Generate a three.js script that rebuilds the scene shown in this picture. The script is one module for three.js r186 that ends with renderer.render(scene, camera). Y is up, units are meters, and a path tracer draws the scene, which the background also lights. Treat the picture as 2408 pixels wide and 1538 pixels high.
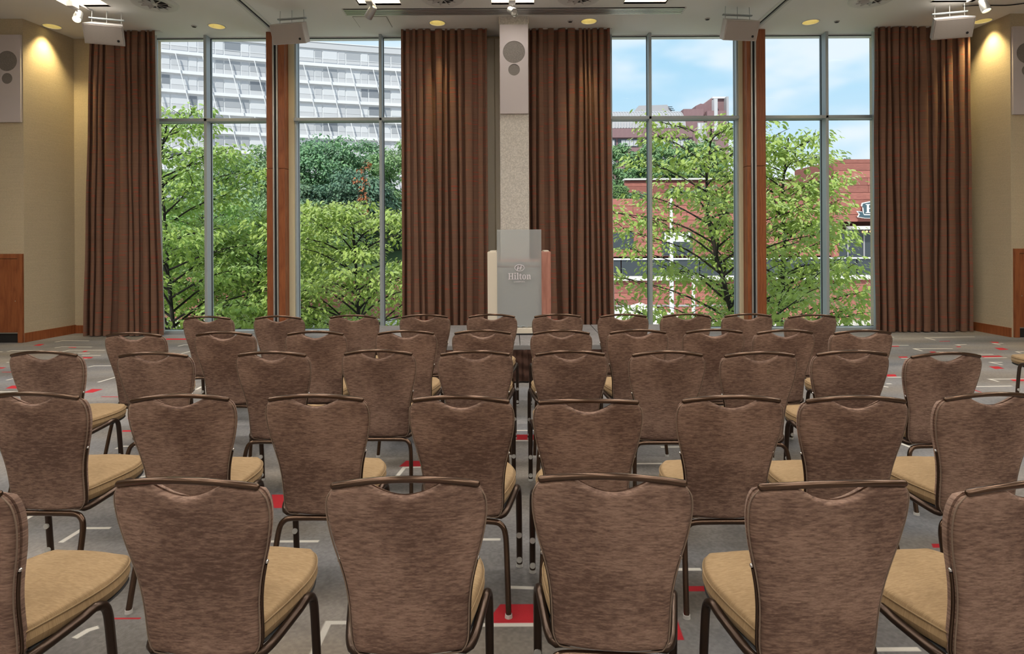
import * as THREE from 'three';
import { RoundedBoxGeometry } from 'three/addons/geometries/RoundedBoxGeometry.js';
import { TextGeometry } from 'three/addons/geometries/TextGeometry.js';
import { FontLoader } from 'three/addons/loaders/FontLoader.js';
import { mergeGeometries } from 'three/addons/utils/BufferGeometryUtils.js';
import { RectAreaLightUniformsLib } from 'three/addons/lights/RectAreaLightUniformsLib.js';

// ---------------------------------------------------------------- camera, sky, sun, exposure
const scene = new THREE.Scene();
const renderer = new THREE.WebGLRenderer({ antialias: true });
renderer.toneMapping = THREE.LinearToneMapping;
renderer.toneMappingExposure = 1.24;
renderer.shadowMap.enabled = true;
RectAreaLightUniformsLib.init();

const camera = new THREE.PerspectiveCamera(2 * Math.atan(972 / 1400) * 180 / Math.PI, 2408 / 1944, 0.05, 600);
camera.setViewOffset(2408, 1944, 0, 406, 2408, 1538);   // level camera with the lens shifted down, as the upright window lines show
camera.position.set(0, 1.6, 0);
camera.rotation.z = -0.3 * Math.PI / 180;
scene.add(camera);

// seeded random numbers and smooth noise
function rng(seed) { let a = seed >>> 0; return () => { a = a + 0x6D2B79F5 | 0; let t = Math.imul(a ^ a >>> 15, 1 | a); t = t + Math.imul(t ^ t >>> 7, 61 | t) ^ t; return ((t ^ t >>> 14) >>> 0) / 4294967296; }; }
function hash3(x, y, z) { let h = Math.imul(x, 374761393) ^ Math.imul(y, 668265263) ^ Math.imul(z, 2147483647 - 1274126177); h = Math.imul(h ^ h >>> 13, 1274126177); return ((h ^ h >>> 16) >>> 0) / 4294967296; }
const sm = t => t * t * (3 - 2 * t), mix = (a, b, t) => a + (b - a) * t, clamp = (x, a = 0, b = 1) => Math.min(b, Math.max(a, x));
function noise3(x, y, z) {
  const i = Math.floor(x), j = Math.floor(y), k = Math.floor(z), u = sm(x - i), v = sm(y - j), w = sm(z - k);
  const q = (a, b, c) => hash3(i + a, j + b, k + c);
  return mix(mix(mix(q(0, 0, 0), q(1, 0, 0), u), mix(q(0, 1, 0), q(1, 1, 0), u), v), mix(mix(q(0, 0, 1), q(1, 0, 1), u), mix(q(0, 1, 1), q(1, 1, 1), u), v), w);
}
function fbm(x, y, z, n = 4) { let s = 0, a = 0.5, t = 0; for (let i = 0; i < n; i++) { s += a * noise3(x, y, z); t += a; x *= 2.03; y *= 2.03; z *= 2.03; a *= 0.5; } return s / t; }

const SKY = 1.0;
{
  const w = 2048, h = 1024, px = new Uint8Array(w * h * 4);
  for (let j = 0; j < h; j++) for (let i = 0; i < w; i++) {
    const th = ((j + 0.5) / h - 0.5) * Math.PI, ph = ((i + 0.5) / w - 0.5) * 2 * Math.PI;
    const x = Math.cos(ph) * Math.cos(th), y = Math.sin(th), z = Math.sin(ph) * Math.cos(th);
    const up = clamp(y, 0, 1), k = 1 / (up + 0.22);          // a flat cloud deck thins towards the zenith
    let c = fbm(x * k * 2.1 + 7, z * k * 2.1 + up * 3.0, up * 5 + 2, 5);
    c = clamp((c - 0.315 + 0.14 * Math.exp(-up * 9)) / 0.24); c = sm(c) * 0.9;
    const a1 = sm(clamp(up * 3)), a2 = sm(clamp(up * 1.4 - 0.3)), air = [mix(mix(0.84, 0.64, a1), 0.45, a2), mix(mix(0.89, 0.805, a1), 0.66, a2), mix(mix(0.945, 0.915, a1), 0.86, a2)];
    const cl = [0.88, 0.905, 0.945], o = (j * w + i) * 4;
    for (let n = 0; n < 3; n++) px[o + n] = Math.round(255 * mix(air[n], cl[n], c));
    px[o + 3] = 255;
  }
  const t = new THREE.DataTexture(px, w, h); t.colorSpace = THREE.SRGBColorSpace; t.magFilter = t.minFilter = THREE.LinearFilter;
  t.mapping = THREE.EquirectangularReflectionMapping; t.needsUpdate = true;
  scene.background = t; scene.backgroundIntensity = SKY;
}
const sun = new THREE.DirectionalLight(new THREE.Color().setRGB(1, 0.95, 0.86), 4.2);
sun.position.set(-22, 52, 18); sun.target.position.set(0, 0, -25); sun.shadow.radius = 6;
sun.castShadow = true; sun.shadow.mapSize.set(4096, 4096);
Object.assign(sun.shadow.camera, { left: -80, right: 80, top: 80, bottom: -80, near: 1, far: 250 });
scene.add(sun, sun.target);

const CEILING_PANEL_LIGHT = [9, 36, 19, 18, 24];      // luminance of the square ceiling fittings, by bank from windows to back wall; unseen banks set brighter to light the chairs
const DOWNLIGHT_CANDELA = 7;

// ---------------------------------------------------------------- helpers
const used = new Map();
function numbered(name) { const n = used.get(name) || 0; used.set(name, n + 1); return n ? name + '_' + String(n).padStart(3, '0') : name; }
function mesh(name, geometry, material, parent) {
  const m = new THREE.Mesh(geometry, material); m.castShadow = m.receiveShadow = true;
  m.name = parent && parent !== scene ? name : numbered(name); (parent || scene).add(m); return m;
}
function group(name, parent, pos) { const g = new THREE.Group(); g.name = parent && parent !== scene ? name : numbered(name); (parent || scene).add(g); if (pos) g.position.set(...pos); return g; }
function tag(o, label, category, grp) { o.userData.label = label; o.userData.category = category; if (grp) o.userData.group = grp; return o; }
function structure(o, label) { o.userData.kind = 'structure'; if (label) o.userData.label = label; return o; }
const V = (x, y, z) => new THREE.Vector3(x, y, z);
function uvMetres(g, su = 1, sv = 1) {      // uv in metres from the dominant face direction: u along the horizontal, v upwards (or along z on level faces)
  g = g.index ? g.toNonIndexed() : g;
  const p = g.attributes.position, n = g.attributes.normal, uv = new Float32Array(p.count * 2);
  for (let i = 0; i < p.count; i++) {
    const ax = Math.abs(n.getX(i)), ay = Math.abs(n.getY(i)), az = Math.abs(n.getZ(i));
    let u, v;
    if (ay >= ax && ay >= az) { u = p.getX(i); v = p.getZ(i); } else if (ax >= az) { u = p.getZ(i); v = p.getY(i); } else { u = p.getX(i); v = p.getY(i); }
    uv[2 * i] = u * su; uv[2 * i + 1] = v * sv;
  }
  g.setAttribute('uv', new THREE.BufferAttribute(uv, 2)); return g;
}
function boxAt(x0, x1, y0, y1, z0, z1) { const g = new THREE.BoxGeometry(x1 - x0, y1 - y0, z1 - z0); g.translate((x0 + x1) / 2, (y0 + y1) / 2, (z0 + z1) / 2); return uvMetres(g); }
function rboxAt(x0, x1, y0, y1, z0, z1, r = 0.006) { const g = new RoundedBoxGeometry(x1 - x0, y1 - y0, z1 - z0, 2, r); g.translate((x0 + x1) / 2, (y0 + y1) / 2, (z0 + z1) / 2); return uvMetres(g); }
function tube(pts, r, seg = 24, rad = 8, closed = false) { return new THREE.TubeGeometry(new THREE.CatmullRomCurve3(pts.map(p => V(...p)), closed, 'catmullrom', 0.35), seg, r, rad, closed); }
function cyl(r0, r1, h, x, y, z, n = 24, open = false) { const g = new THREE.CylinderGeometry(r0, r1, h, n, 1, open); g.translate(x, y, z); return g; }
const merge = list => mergeGeometries(list.map(g => g.index ? g.toNonIndexed() : g).map(g => { for (const k of Object.keys(g.attributes)) if (!['position', 'normal', 'uv'].includes(k)) g.deleteAttribute(k); return g; }));

// ---------------------------------------------------------------- textures and materials
function dataTexture(w, h, f, srgb = true) {
  const px = new Uint8Array(w * h * 4);
  for (let j = 0; j < h; j++) for (let i = 0; i < w; i++) { const c = f(i / w, j / h, i, j), o = (j * w + i) * 4; for (let n = 0; n < 3; n++) px[o + n] = clamp(c[n]) * 255; px[o + 3] = 255; }
  const t = new THREE.DataTexture(px, w, h); t.wrapS = t.wrapT = THREE.RepeatWrapping; t.magFilter = THREE.LinearFilter; t.minFilter = THREE.LinearMipmapLinearFilter; t.generateMipmaps = true;
  if (srgb) t.colorSpace = THREE.SRGBColorSpace; t.needsUpdate = true; return t;
}
function tileNoise(u, v, fx, fy, seed, n = 4) {   // noise that repeats after one tile
  let s = 0, a = 0.5, t = 0;
  for (let k = 0; k < n; k++) {
    const x = u * fx, y = v * fy, i = Math.floor(x), j = Math.floor(y), p = sm(x - i), q = sm(y - j), A = (a_, b_) => hash3((i + a_) % fx, (j + b_) % fy, seed + k * 17);
    s += a * mix(mix(A(0, 0), A(1, 0), p), mix(A(0, 1), A(1, 1), p), q); t += a; a *= 0.5; fx *= 2; fy *= 2;
  }
  return s / t;
}
const grey = v => [v, v, v];
const std = o => new THREE.MeshStandardMaterial(o), phys = o => new THREE.MeshPhysicalMaterial(o);
const rgb = (r, g, b) => new THREE.Color().setRGB(r, g, b);
function woodTexture(dark, light, seed) {
  return dataTexture(512, 1024, (u, v) => {
    const w = tileNoise(u, v, 5, 1, seed, 3), line = tileNoise(u, v, 64, 3, seed + 5, 3), fine = tileNoise(u, v, 160, 14, seed + 9, 2);
    const t = clamp(0.2 + 0.55 * Math.abs(Math.sin(w * 16)) * 0.5 + 0.45 * (line - 0.25) + 0.35 * (fine - 0.5));
    return [0, 1, 2].map(n => mix(dark[n], light[n], t));
  });
}
const rep = (t, u, v) => { t.repeat.set(u, v); return t; };
const M = {};
M.ceiling = std({ color: rgb(0.86, 0.85, 0.82), roughness: 0.85 });
M.white = std({ color: rgb(0.72, 0.71, 0.69), roughness: 0.5 });
M.wallTex = dataTexture(512, 512, (u, v) => { const w = 0.9 + 0.1 * tileNoise(u, v, 128, 128, 3, 2) + 0.05 * (tileNoise(u, v, 4, 256, 5, 1) - 0.5); return [0.80 * w, 0.745 * w, 0.64 * w]; });
M.wall = std({ map: M.wallTex, roughness: 0.9 });
M.greyWall = std({ map: dataTexture(512, 512, (u, v) => { const w = 0.88 + 0.24 * (tileNoise(u, v, 64, 64, 13, 3) - 0.5) + 0.1 * tileNoise(u, v, 256, 256, 14, 1); return [0.86 * w, 0.84 * w, 0.815 * w]; }), roughness: 0.95 });
M.backWall = std({ color: rgb(0.66, 0.61, 0.54), roughness: 0.9 });
M.wood = std({ map: woodTexture([0.46, 0.24, 0.13], [0.70, 0.43, 0.26], 21), roughness: 0.42 });
M.woodPink = std({ map: woodTexture([0.58, 0.38, 0.33], [0.76, 0.56, 0.50], 33), roughness: 0.4 });
M.alu = std({ color: rgb(0.55, 0.56, 0.57), metalness: 0.85, roughness: 0.38 });
M.frame = std({ color: rgb(0.40, 0.45, 0.48), roughness: 0.5, metalness: 0.25 });
M.cream = std({ color: rgb(0.66, 0.60, 0.42), roughness: 0.55 });
M.creamWhite = std({ color: rgb(0.68, 0.62, 0.52), roughness: 0.5 });
M.black = std({ color: rgb(0.012, 0.012, 0.014), roughness: 0.6 });
M.darkGap = std({ color: rgb(0.03, 0.03, 0.032), roughness: 0.8 });
M.glass = phys({ color: rgb(0.93, 0.97, 0.95), roughness: 0.0, transmission: 1, thickness: 0, ior: 1.5, specularIntensity: 0.05 });
M.bronze = std({ color: rgb(0.125, 0.08, 0.057), metalness: 0.9, roughness: 0.2 });
M.bronzeDark = std({ color: rgb(0.075, 0.05, 0.038), metalness: 0.8, roughness: 0.3 });
M.chrome = std({ color: rgb(0.75, 0.75, 0.76), metalness: 0.95, roughness: 0.2 });
M.clear = phys({ color: rgb(0.85, 0.85, 0.83), roughness: 0.15, transmission: 0.3, thickness: 0 });
M.panel = std({ color: rgb(0.58, 0.53, 0.55), roughness: 0.8 });
M.grille = std({ map: dataTexture(256, 256, (u, v) => { const k = 0.52 + 0.18 * (tileNoise(u, v, 64, 64, 41, 2) - 0.5); return [k * 0.98, k * 0.94, k * 0.92]; }), roughness: 0.95 });
M.speaker = std({ color: rgb(0.52, 0.495, 0.485), roughness: 0.6 });
M.perforated = std({ map: dataTexture(256, 256, (u, v) => { const a = (u * 32) % 1 - 0.5, b = (v * 32) % 1 - 0.5; return a * a + b * b < 0.07 ? [0.50, 0.47, 0.46] : [0.74, 0.71, 0.70]; }), roughness: 0.7 });
rep(M.perforated.map, 5, 5);
// chair upholstery: ribbed chenille, darker where the pile is rubbed the other way
M.backTex = dataTexture(1024, 1024, (u, v) => {
  const rib = 0.5 + 0.5 * Math.sin(v * 2 * Math.PI * 190), streak = tileNoise(u, v, 34, 150, 51, 3), blot = tileNoise(u, v, 4, 5, 57, 3), fine = tileNoise(u, v, 110, 420, 61, 2);
  const t = clamp(0.50 + 1.1 * (streak - 0.5) + 1.0 * (blot - 0.5) + 0.5 * (fine - 0.5) + 0.16 * (rib - 0.5));
  return [mix(0.385, 0.64, t), mix(0.295, 0.53, t), mix(0.255, 0.47, t)];
});
M.backBump = dataTexture(512, 512, (u, v) => grey(0.5 + 0.35 * Math.sin(v * 2 * Math.PI * 190) * (0.6 + 0.4 * tileNoise(u, v, 40, 40, 3, 2)) + 0.3 * (tileNoise(u, v, 60, 200, 7, 2) - 0.5)), false);
M.chairBack = phys({ map: M.backTex, bumpMap: M.backBump, bumpScale: 0.0012, roughness: 0.95, sheen: 0.5, sheenColor: rgb(0.55, 0.45, 0.38), sheenRoughness: 0.5 });
M.seatTex = dataTexture(512, 512, (u, v) => {
  const rib = 0.5 + 0.5 * Math.sin(v * 2 * Math.PI * 100), t = clamp(0.5 + 0.7 * (tileNoise(u, v, 36, 130, 71, 3) - 0.5) + 0.4 * (tileNoise(u, v, 4, 4, 75, 3) - 0.5) + 0.14 * (rib - 0.5));
  return [mix(0.54, 0.71, t), mix(0.445, 0.605, t), mix(0.32, 0.465, t)];
});
M.seat = phys({ map: M.seatTex, bumpMap: M.backBump, bumpScale: 0.0005, roughness: 0.95, sheen: 0.35, sheenColor: rgb(0.6, 0.52, 0.4), sheenRoughness: 0.5 });
M.piping = std({ color: rgb(0.26, 0.19, 0.145), roughness: 0.9 });  // paler than the back cloth, so rim light is put into this colour
// curtain cloth: brown with short woven red dashes
{
  const r = rng(77), c = document.createElement('canvas'); c.width = c.height = 1024; const x = c.getContext('2d');
  x.fillStyle = '#785848'; x.fillRect(0, 0, 1024, 1024);
  for (let k = 0; k < 1024; k += 2) { x.fillStyle = `rgba(${r() < 0.5 ? '60,40,30' : '150,115,95'},${0.05 + 0.09 * r()})`; x.fillRect(0, k, 1024, 1 + (r() * 2 | 0)); }
  for (let k = 0; k < 1024; k += 3) { x.fillStyle = `rgba(40,26,20,${0.06 * r()})`; x.fillRect(k, 0, 1 + (r() * 2 | 0), 1024); }
  for (let k = 0; k < 150; k++) { const y = Math.floor(r() * 1024), w = 40 + r() * 80; x.fillStyle = `rgba(190,52,34,${0.45 + 0.45 * r()})`; x.fillRect(Math.floor(r() * 1024), y, w, 3); }
  M.curtainTex = new THREE.CanvasTexture(c); M.curtainTex.colorSpace = THREE.SRGBColorSpace; M.curtainTex.wrapS = M.curtainTex.wrapT = THREE.RepeatWrapping; rep(M.curtainTex, 0.6, 0.6);
}
M.curtain = phys({ map: M.curtainTex, roughness: 0.85, sheen: 0.3, sheenColor: rgb(0.5, 0.36, 0.28), sheenRoughness: 0.4 });
M.lining = phys({ color: rgb(0.72, 0.71, 0.68), roughness: 0.95, transmission: 0.4, thickness: 0 });
M.sheer = phys({ color: rgb(0.88, 0.9, 0.91), roughness: 0.55, transmission: 0.85, thickness: 0 });

// measured positions in metres: chairs as [x, z, turn in degrees] by row from the stage, carpet marks as x, z pairs
const CHAIRS = [
  [[-2.752, -5.442, -1], [-2.114, -5.446, 0], [-1.444, -5.479, -1], [-0.798, -5.483, 0], [-0.187, -5.489, 0], [0.408, -5.464, 1], [1.001, -5.439, 0], [1.569, -5.446, 0], [2.116, -5.423, 1], [2.648, -5.34, 1]],
  [[-2.806, -4.486, -2], [-2.147, -4.504, -1], [-1.475, -4.523, 0], [-0.797, -4.521, 0], [-0.222, -4.522, -1], [0.364, -4.502, 0], [0.933, -4.503, 1], [1.502, -4.505, 0], [2.009, -4.466, 2], [2.561, -4.427, 1]],
  [[-2.895, -3.75, -1.5], [-2.183, -3.689, 0], [-1.463, -3.697, -2], [-0.826, -3.735, -1], [-0.228, -3.69, 0], [0.348, -3.674, 0], [0.931, -3.645, -1], [1.465, -3.603, 1], [2.027, -3.628, 0], [2.537, -3.56, 2.5]],
  [[-2.146, -2.738, -2], [-1.468, -2.688, 3.5], [-0.861, -2.677, -1.5], [-0.221, -2.643, -3.5], [0.318, -2.572, -1], [0.936, -2.621, 0], [1.46, -2.604, -1], [2.066, -2.647, 3]],
  [[-1.612, -1.743, -8], [-0.924, -1.765, -3.5], [-0.309, -1.766, 1.5], [0.289, -1.779, -5], [0.88, -1.719, 3], [1.432, -1.72, 8]],
];
const WHITE_STROKES = [[-7.4, -9.63, -7.37, -9.75, -6.91, -9.72], [-7, -9.1, -6.95, -9.18, -6.46, -9.15], [-7.48, -8.81, -7.47, -8.88, -7.01, -8.87], [-6.63, -8.73, -6.62, -8.89, -6.07, -8.87], [-6.48, -8.64, -6.33, -8.63], [-6.3, -8.63, -6.13, -8.63], [-6.13, -8.47, -5.85, -8.46], [-5.94, -8.22, -5.87, -8.22], [-7.74, -8.8, -7.53, -8.79], [-6.81, -8.01, -6.77, -8.01], [-5.47, -7.67, -5.45, -7.75, -5.21, -7.75], [-5.92, -6.96, -5.91, -7.03, -5.88, -7.03], [-4.76, -6.83, -4.73, -7.08, -4.61, -7.07], [-5.71, -6.42, -5.29, -6.41], [6.17, -9.8, 6.18, -9.65], [7.5, -9.66, 6.66, -9.61, 6.66, -9.38], [5.67, -8.94, 5.94, -8.93], [6.39, -8.64, 5.83, -8.65, 5.83, -8.47], [6.84, -8.97, 6.67, -8.95, 6.69, -8.89], [6.12, -8.39, 5.99, -8.39, 6.01, -8.29], [6.15, -8.39, 6.31, -8.38], [6.37, -8.21, 6.62, -8.2], [6.31, -7.97, 6.61, -7.96], [5.2, -7.97, 5.28, -7.96], [6.31, -7.67, 6.16, -7.68, 6.18, -7.51], [7.46, -9.05, 7.31, -9.06, 7.31, -8.92], [7.21, -8.39, 7.09, -8.38, 7.07, -8.28], [4.33, -6.88, 4.49, -6.88], [5.93, -6.76, 5.41, -6.76, 5.42, -6.64], [4.95, -6.42, 5.4, -6.44], [4.12, -6.57, 4.18, -6.57], [4.01, -6.47, 4.05, -6.42], [-0.29, -4.77, 0.19, -4.76], [-0, -5.02, 0.2, -5.02], [-1.32, -4.79, -1.06, -4.78], [-0.79, -4.06, -0.77, -4.21, -0.59, -4.22], [1.14, -4.6, 1.29, -4.6], [0.85, -4.26, 1.07, -4.26], [-2.83, -3.39, -2.83, -3.59], [-2.42, -3.18, -2.41, -3.34, -2.26, -3.34], [-1.78, -2.41, -1.76, -2.46, -1.73, -2.48], [-1.38, -3.18, -1.04, -3.18], [-0.2, -3.19, -0.07, -3.19], [-0.03, -2.75, 0.11, -2.74], [-0.19, -2.48, 0.12, -2.48], [-0.78, -2.28, -0.78, -2.5, -0.62, -2.5], [0.73, -2.89, 0.91, -2.89], [1.36, -2.32, 1.58, -2.32], [3.03, -4.65, 3.05, -4.56], [-3.44, -6.47, -3.45, -6.59, -3.32, -6.58], [-3.08, -4.62, -3.08, -4.68, -2.97, -4.68], [-2.7, -4.31, -2.67, -4.38], [-2.54, -4.06, -2.49, -4.11], [-5.16, -9.18, -5.13, -9.3, -4.98, -9.29], [-4.77, -8.55, -4.73, -8.75]];
const RED_PATCHES = [[-7.49, -9.3, -7.51, -9.44, -7.42, -9.44, -7.37, -9.28], [-6.81, -9.12, -6.82, -9.16, -6.71, -9.16, -6.66, -9.08], [-6.31, -8.72, -6.35, -8.83, -6.3, -8.84, -6.27, -8.74], [-6.52, -8.57, -6.56, -8.66, -6.51, -8.66, -6.48, -8.57], [-6.06, -8.34, -5.88, -8.35, -5.84, -8.25, -5.96, -8.24], [-6.72, -7.68, -6.53, -7.68, -6.52, -7.61, -6.68, -7.6], [-5.59, -6.56, -5.63, -6.69, -5.53, -6.71, -5.46, -6.56], [-4.59, -6.35, -4.61, -6.52, -4.48, -6.51, -4.49, -6.36], [-6.36, -7.41, -6.34, -7.39, -6.2, -7.38, -6.22, -7.41], [-4.29, -6.2, -4.27, -6.18, -4.07, -6.17, -4.08, -6.19], [5.64, -8.88, 5.76, -8.89, 5.73, -8.82, 5.6, -8.82], [5.89, -8.42, 5.97, -8.42, 5.93, -8.21, 5.84, -8.25], [6.55, -8.8, 6.63, -8.82, 6.6, -8.76, 6.54, -8.75], [7.37, -9.2, 7.48, -9.17, 7.41, -9.07, 7.35, -9.1], [7.03, -8.69, 7.14, -8.68, 7.13, -8.55, 6.97, -8.51], [6.36, -8.09, 6.63, -8.11, 6.62, -8.03, 6.32, -8], [5.23, -8.08, 5.35, -8.08, 5.31, -8, 5.2, -7.99], [5.94, -7.43, 6.06, -7.43, 6.03, -7.3, 5.9, -7.28], [4.36, -7.02, 4.51, -7.02, 4.46, -6.91, 4.29, -6.91], [5.63, -6.74, 5.86, -6.75, 5.77, -6.65, 5.6, -6.66], [4.88, -6.31, 4.87, -6.17, 4.86, -6.15, 4.85, -6.27], [6.66, -9.28, 6.63, -9.25, 6.8, -9.25, 6.82, -9.29], [-0.09, -4.91, 0.2, -4.91, 0.19, -4.78, -0.09, -4.79], [-1.3, -4.85, -1.07, -4.84, -1.06, -4.79, -1.29, -4.8], [-0.81, -4.23, -0.78, -4.34, -0.62, -4.33, -0.61, -4.23], [-1.72, -2.54, -1.71, -2.53, -1.59, -2.53, -1.59, -2.54], [-0.12, -2.49, -0.06, -2.62, 0.1, -2.62, 0.09, -2.49], [0.65, -2.6, 0.69, -2.56, 0.68, -2.38, 0.62, -2.38], [0.78, -2.75, 0.89, -2.75, 0.88, -2.71, 0.78, -2.71], [2.19, -3.12, 2.28, -3.12, 2.25, -3.08, 2.17, -3.08], [-3.33, -5.08, -3.31, -5.04, -3.2, -5.04, -3.22, -5.08], [-3.5, -5.41, -3.56, -5.54, -3.47, -5.54, -3.38, -5.34], [-1.53, -3.77, -1.45, -3.77, -1.38, -3.58, -1.44, -3.58], [-5.78, -9.92, -5.7, -9.79, -5.35, -9.78, -5.42, -9.91]];

// ---------------------------------------------------------------- the room
const CEIL = 5.22, WZ = -10.55;      // ceiling height and the plane of the windows
// carpet: grey broadloom dyed with white strokes and red patches (positions in metres: x, z pairs)
function carpetTexture(x0, z0, w, h, W, H) {
  const c = document.createElement('canvas'); c.width = W; c.height = H; const g = c.getContext('2d'), r = rng(5);
  const X = x => (x - x0) / w * W, Z = z => (z - z0) / h * H;
  g.fillStyle = '#85807e'; g.fillRect(0, 0, W, H);
  const im = g.getImageData(0, 0, W, H), d = im.data;
  for (let j = 0; j < H; j++) for (let i = 0; i < W; i++) {
    const x = x0 + i / W * w, z = z0 + j / H * h, o = (j * W + i) * 4;
    const slab = fbm(x * 0.9 + 0.5 * z, z * 2.6, 3, 3), n = noise3(x * 90, z * 90, 1), f = 0.86 + 0.42 * (slab - 0.5) + 0.12 * (n - 0.5), cool = fbm(x * 1.3 + 9, z * 3 + 4, 7, 2) - 0.5;
    d[o] = 158 * f * (1 - 0.09 * cool); d[o + 1] = 154 * f; d[o + 2] = 152 * f * (1 + 0.14 * cool);
  }
  g.putImageData(im, 0, 0);
  const patch = p => { g.beginPath(); for (let k = 0; k < p.length; k += 2) g[k ? 'lineTo' : 'moveTo'](X(p[k]), Z(p[k + 1])); g.closePath(); g.fill(); };
  const stroke = p => { g.beginPath(); for (let k = 0; k < p.length; k += 2) g[k ? 'lineTo' : 'moveTo'](X(p[k]), Z(p[k + 1])); g.stroke(); };
  g.fillStyle = '#cc2a36'; RED_PATCHES.forEach(patch);
  g.strokeStyle = '#ece8e0'; g.lineWidth = 0.03 / w * W; g.lineJoin = 'miter'; WHITE_STROKES.forEach(stroke);
  for (let k = 0; k < 150; k++) {       // the same motif where chairs hide the floor and behind the camera
    const x = -8.5 + 17 * r(), z = r() < 0.6 ? -1.6 + 7 * r() : -10 + 8 * r(), a = 0.3 + 0.4 * r(), s = x < 0 ? 1 : -1, red = r();
    if (z < -1.7 && (Math.abs(x) > 2.4 || z > -5.5)) continue;
    stroke([x - s * a / 2, z + 0.16, x - s * a / 2 + s * 0.1, z, x + s * a / 2, z]);
    if (red < 0.5) patch([x, z + 0.2, x + 0.1, z + 0.06, x + 0.35, z + 0.06, x + 0.25, z + 0.2]);
  }
  const t = new THREE.CanvasTexture(c); t.colorSpace = THREE.SRGBColorSpace; t.wrapS = t.wrapT = THREE.ClampToEdgeWrapping; t.anisotropy = 8; return t;
}
const pileBump = dataTexture(512, 512, (u, v) => grey(tileNoise(u, v, 128, 128, 91, 2)), false); rep(pileBump, 40, 40);
function carpetPiece(rects, x0, z0, w, h, tex) {
  const geos = rects.map(([a, b, c, d]) => {
    const g = new THREE.PlaneGeometry(b - a, d - c).rotateX(-Math.PI / 2); g.translate((a + b) / 2, 0, (c + d) / 2);
    const p = g.attributes.position; for (let i = 0; i < p.count; i++) g.attributes.uv.setXY(i, (p.getX(i) - x0) / w, 1 - (p.getZ(i) - z0) / h);
    return g;
  });
  return { g: merge(geos), m: std({ map: tex, bumpMap: pileBump, bumpScale: 0.002, roughness: 0.97 }) };
}
const NX0 = -4.1, NX1 = 4.1, NZ0 = -5.2, NZ1 = -1.9;
{
  const far = carpetPiece([[-9.6, 9.6, -10.6, NZ0], [-9.6, NX0, NZ0, NZ1], [NX1, 9.6, NZ0, NZ1], [-9.6, 9.6, NZ1, 6.2]], -8.4, -10.7, 16.8, 16.8, carpetTexture(-8.4, -10.7, 16.8, 16.8, 2048, 2048));
  structure(mesh('floor', far.g, far.m), 'grey carpet with white strokes and red patches');
  const near = carpetPiece([[NX0, NX1, NZ0, NZ1]], NX0, NZ0, NX1 - NX0, NZ1 - NZ0, carpetTexture(NX0, NZ0, NX1 - NX0, NZ1 - NZ0, 2048, 1024));
  structure(mesh('floor', near.g, near.m), 'grey patterned carpet under the rows of chairs');
  structure(mesh('floor_slab', boxAt(-9.8, 9.8, -0.35, -0.004, -10.75, 6.4), M.darkGap));
}
// ceiling slab with openings for the square fittings, the downlights and the two partition tracks
const PANEL_X = [-6.45, -2.0, 0.03, 2.05, 6.75], PANEL_Z = [-8.8, -5.6, -2.4, 0.8, 4.0], PS = 0.325, PANELS = [];
PANEL_Z.forEach((z, j) => { for (const x of PANEL_X) PANELS.push([x, z]); if (j) for (const x of [-5.35, -3.2, 3.2, 5.45]) PANELS.push([x, z]); });  // unseen banks get extra columns, added to brighten the chair backs
const DOWN = [[-7.66, -9.94], [-4.93, -9.98], [-1.22, -9.88], [1.29, -9.84], [5.0, -9.93], [7.86, -9.92]], DR = 0.13;
const TRACK_X = [-4.065, 4.17];
{
  const s = new THREE.Shape([[-9.8, -6.4], [9.8, -6.4], [9.8, 10.75], [-9.8, 10.75]].map(p => new THREE.Vector2(...p)));   // shape y is -z
  for (const [x, z] of PANELS) s.holes.push(new THREE.Path([[x - PS, -z - PS], [x - PS, -z + PS], [x + PS, -z + PS], [x + PS, -z - PS]].map(p => new THREE.Vector2(...p))));
  for (const [x, z] of DOWN) { const p = new THREE.Path(); p.absarc(x, -z, DR, 0, 2 * Math.PI, true); s.holes.push(p); }
  for (const x of TRACK_X) s.holes.push(new THREE.Path([[x - 0.03, -6], [x - 0.03, 10.4], [x + 0.03, 10.4], [x + 0.03, -6]].map(p => new THREE.Vector2(...p))));
  const g = new THREE.ExtrudeGeometry(s, { depth: 0.03, bevelEnabled: false, curveSegments: 20 }).rotateX(-Math.PI / 2); g.translate(0, CEIL, 0);
  structure(mesh('ceiling', uvMetres(g), M.ceiling));
  structure(mesh('ceiling_deck', boxAt(-9.8, 9.8, CEIL + 0.32, CEIL + 0.5, -10.75, 6.4), M.darkGap));
}
// walls (all with thickness)
const LX = -7.87, LXB = -7.75, RX = 8.05, RXB = 8.0, PZ = -9.6;
function prism(points, y0, y1) {        // plan outline (x, z) raised from y0 to y1
  const s = new THREE.Shape(points.map(([x, z]) => new THREE.Vector2(x, -z)));
  const g = new THREE.ExtrudeGeometry(s, { depth: y1 - y0, bevelEnabled: false }).rotateX(-Math.PI / 2); g.translate(0, y0, 0); return uvMetres(g);
}
structure(mesh('wall_left', boxAt(-9.8, -9.5, 0, CEIL, -10.75, 6.3), M.wall), 'beige fabric side wall beside the seating');
structure(mesh('wall_pilaster', prism([[LX, PZ], [-9.6, PZ], [-9.6, -10.75], [LXB, -10.75], [LXB, WZ]], 0, CEIL), M.wall), 'beige fabric wall with pilaster beside the windows');
structure(mesh('wall_right', boxAt(9.5, 9.8, 0, CEIL, -10.75, 6.3), M.wall), 'beige fabric side wall past the lone chair');
structure(mesh('wall_pilaster', prism([[RX, PZ], [RXB, WZ], [RXB, -10.75], [9.6, -10.75], [9.6, PZ]], 0, CEIL), M.wall), 'beige fabric wall with pilaster beside the windows');
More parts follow.
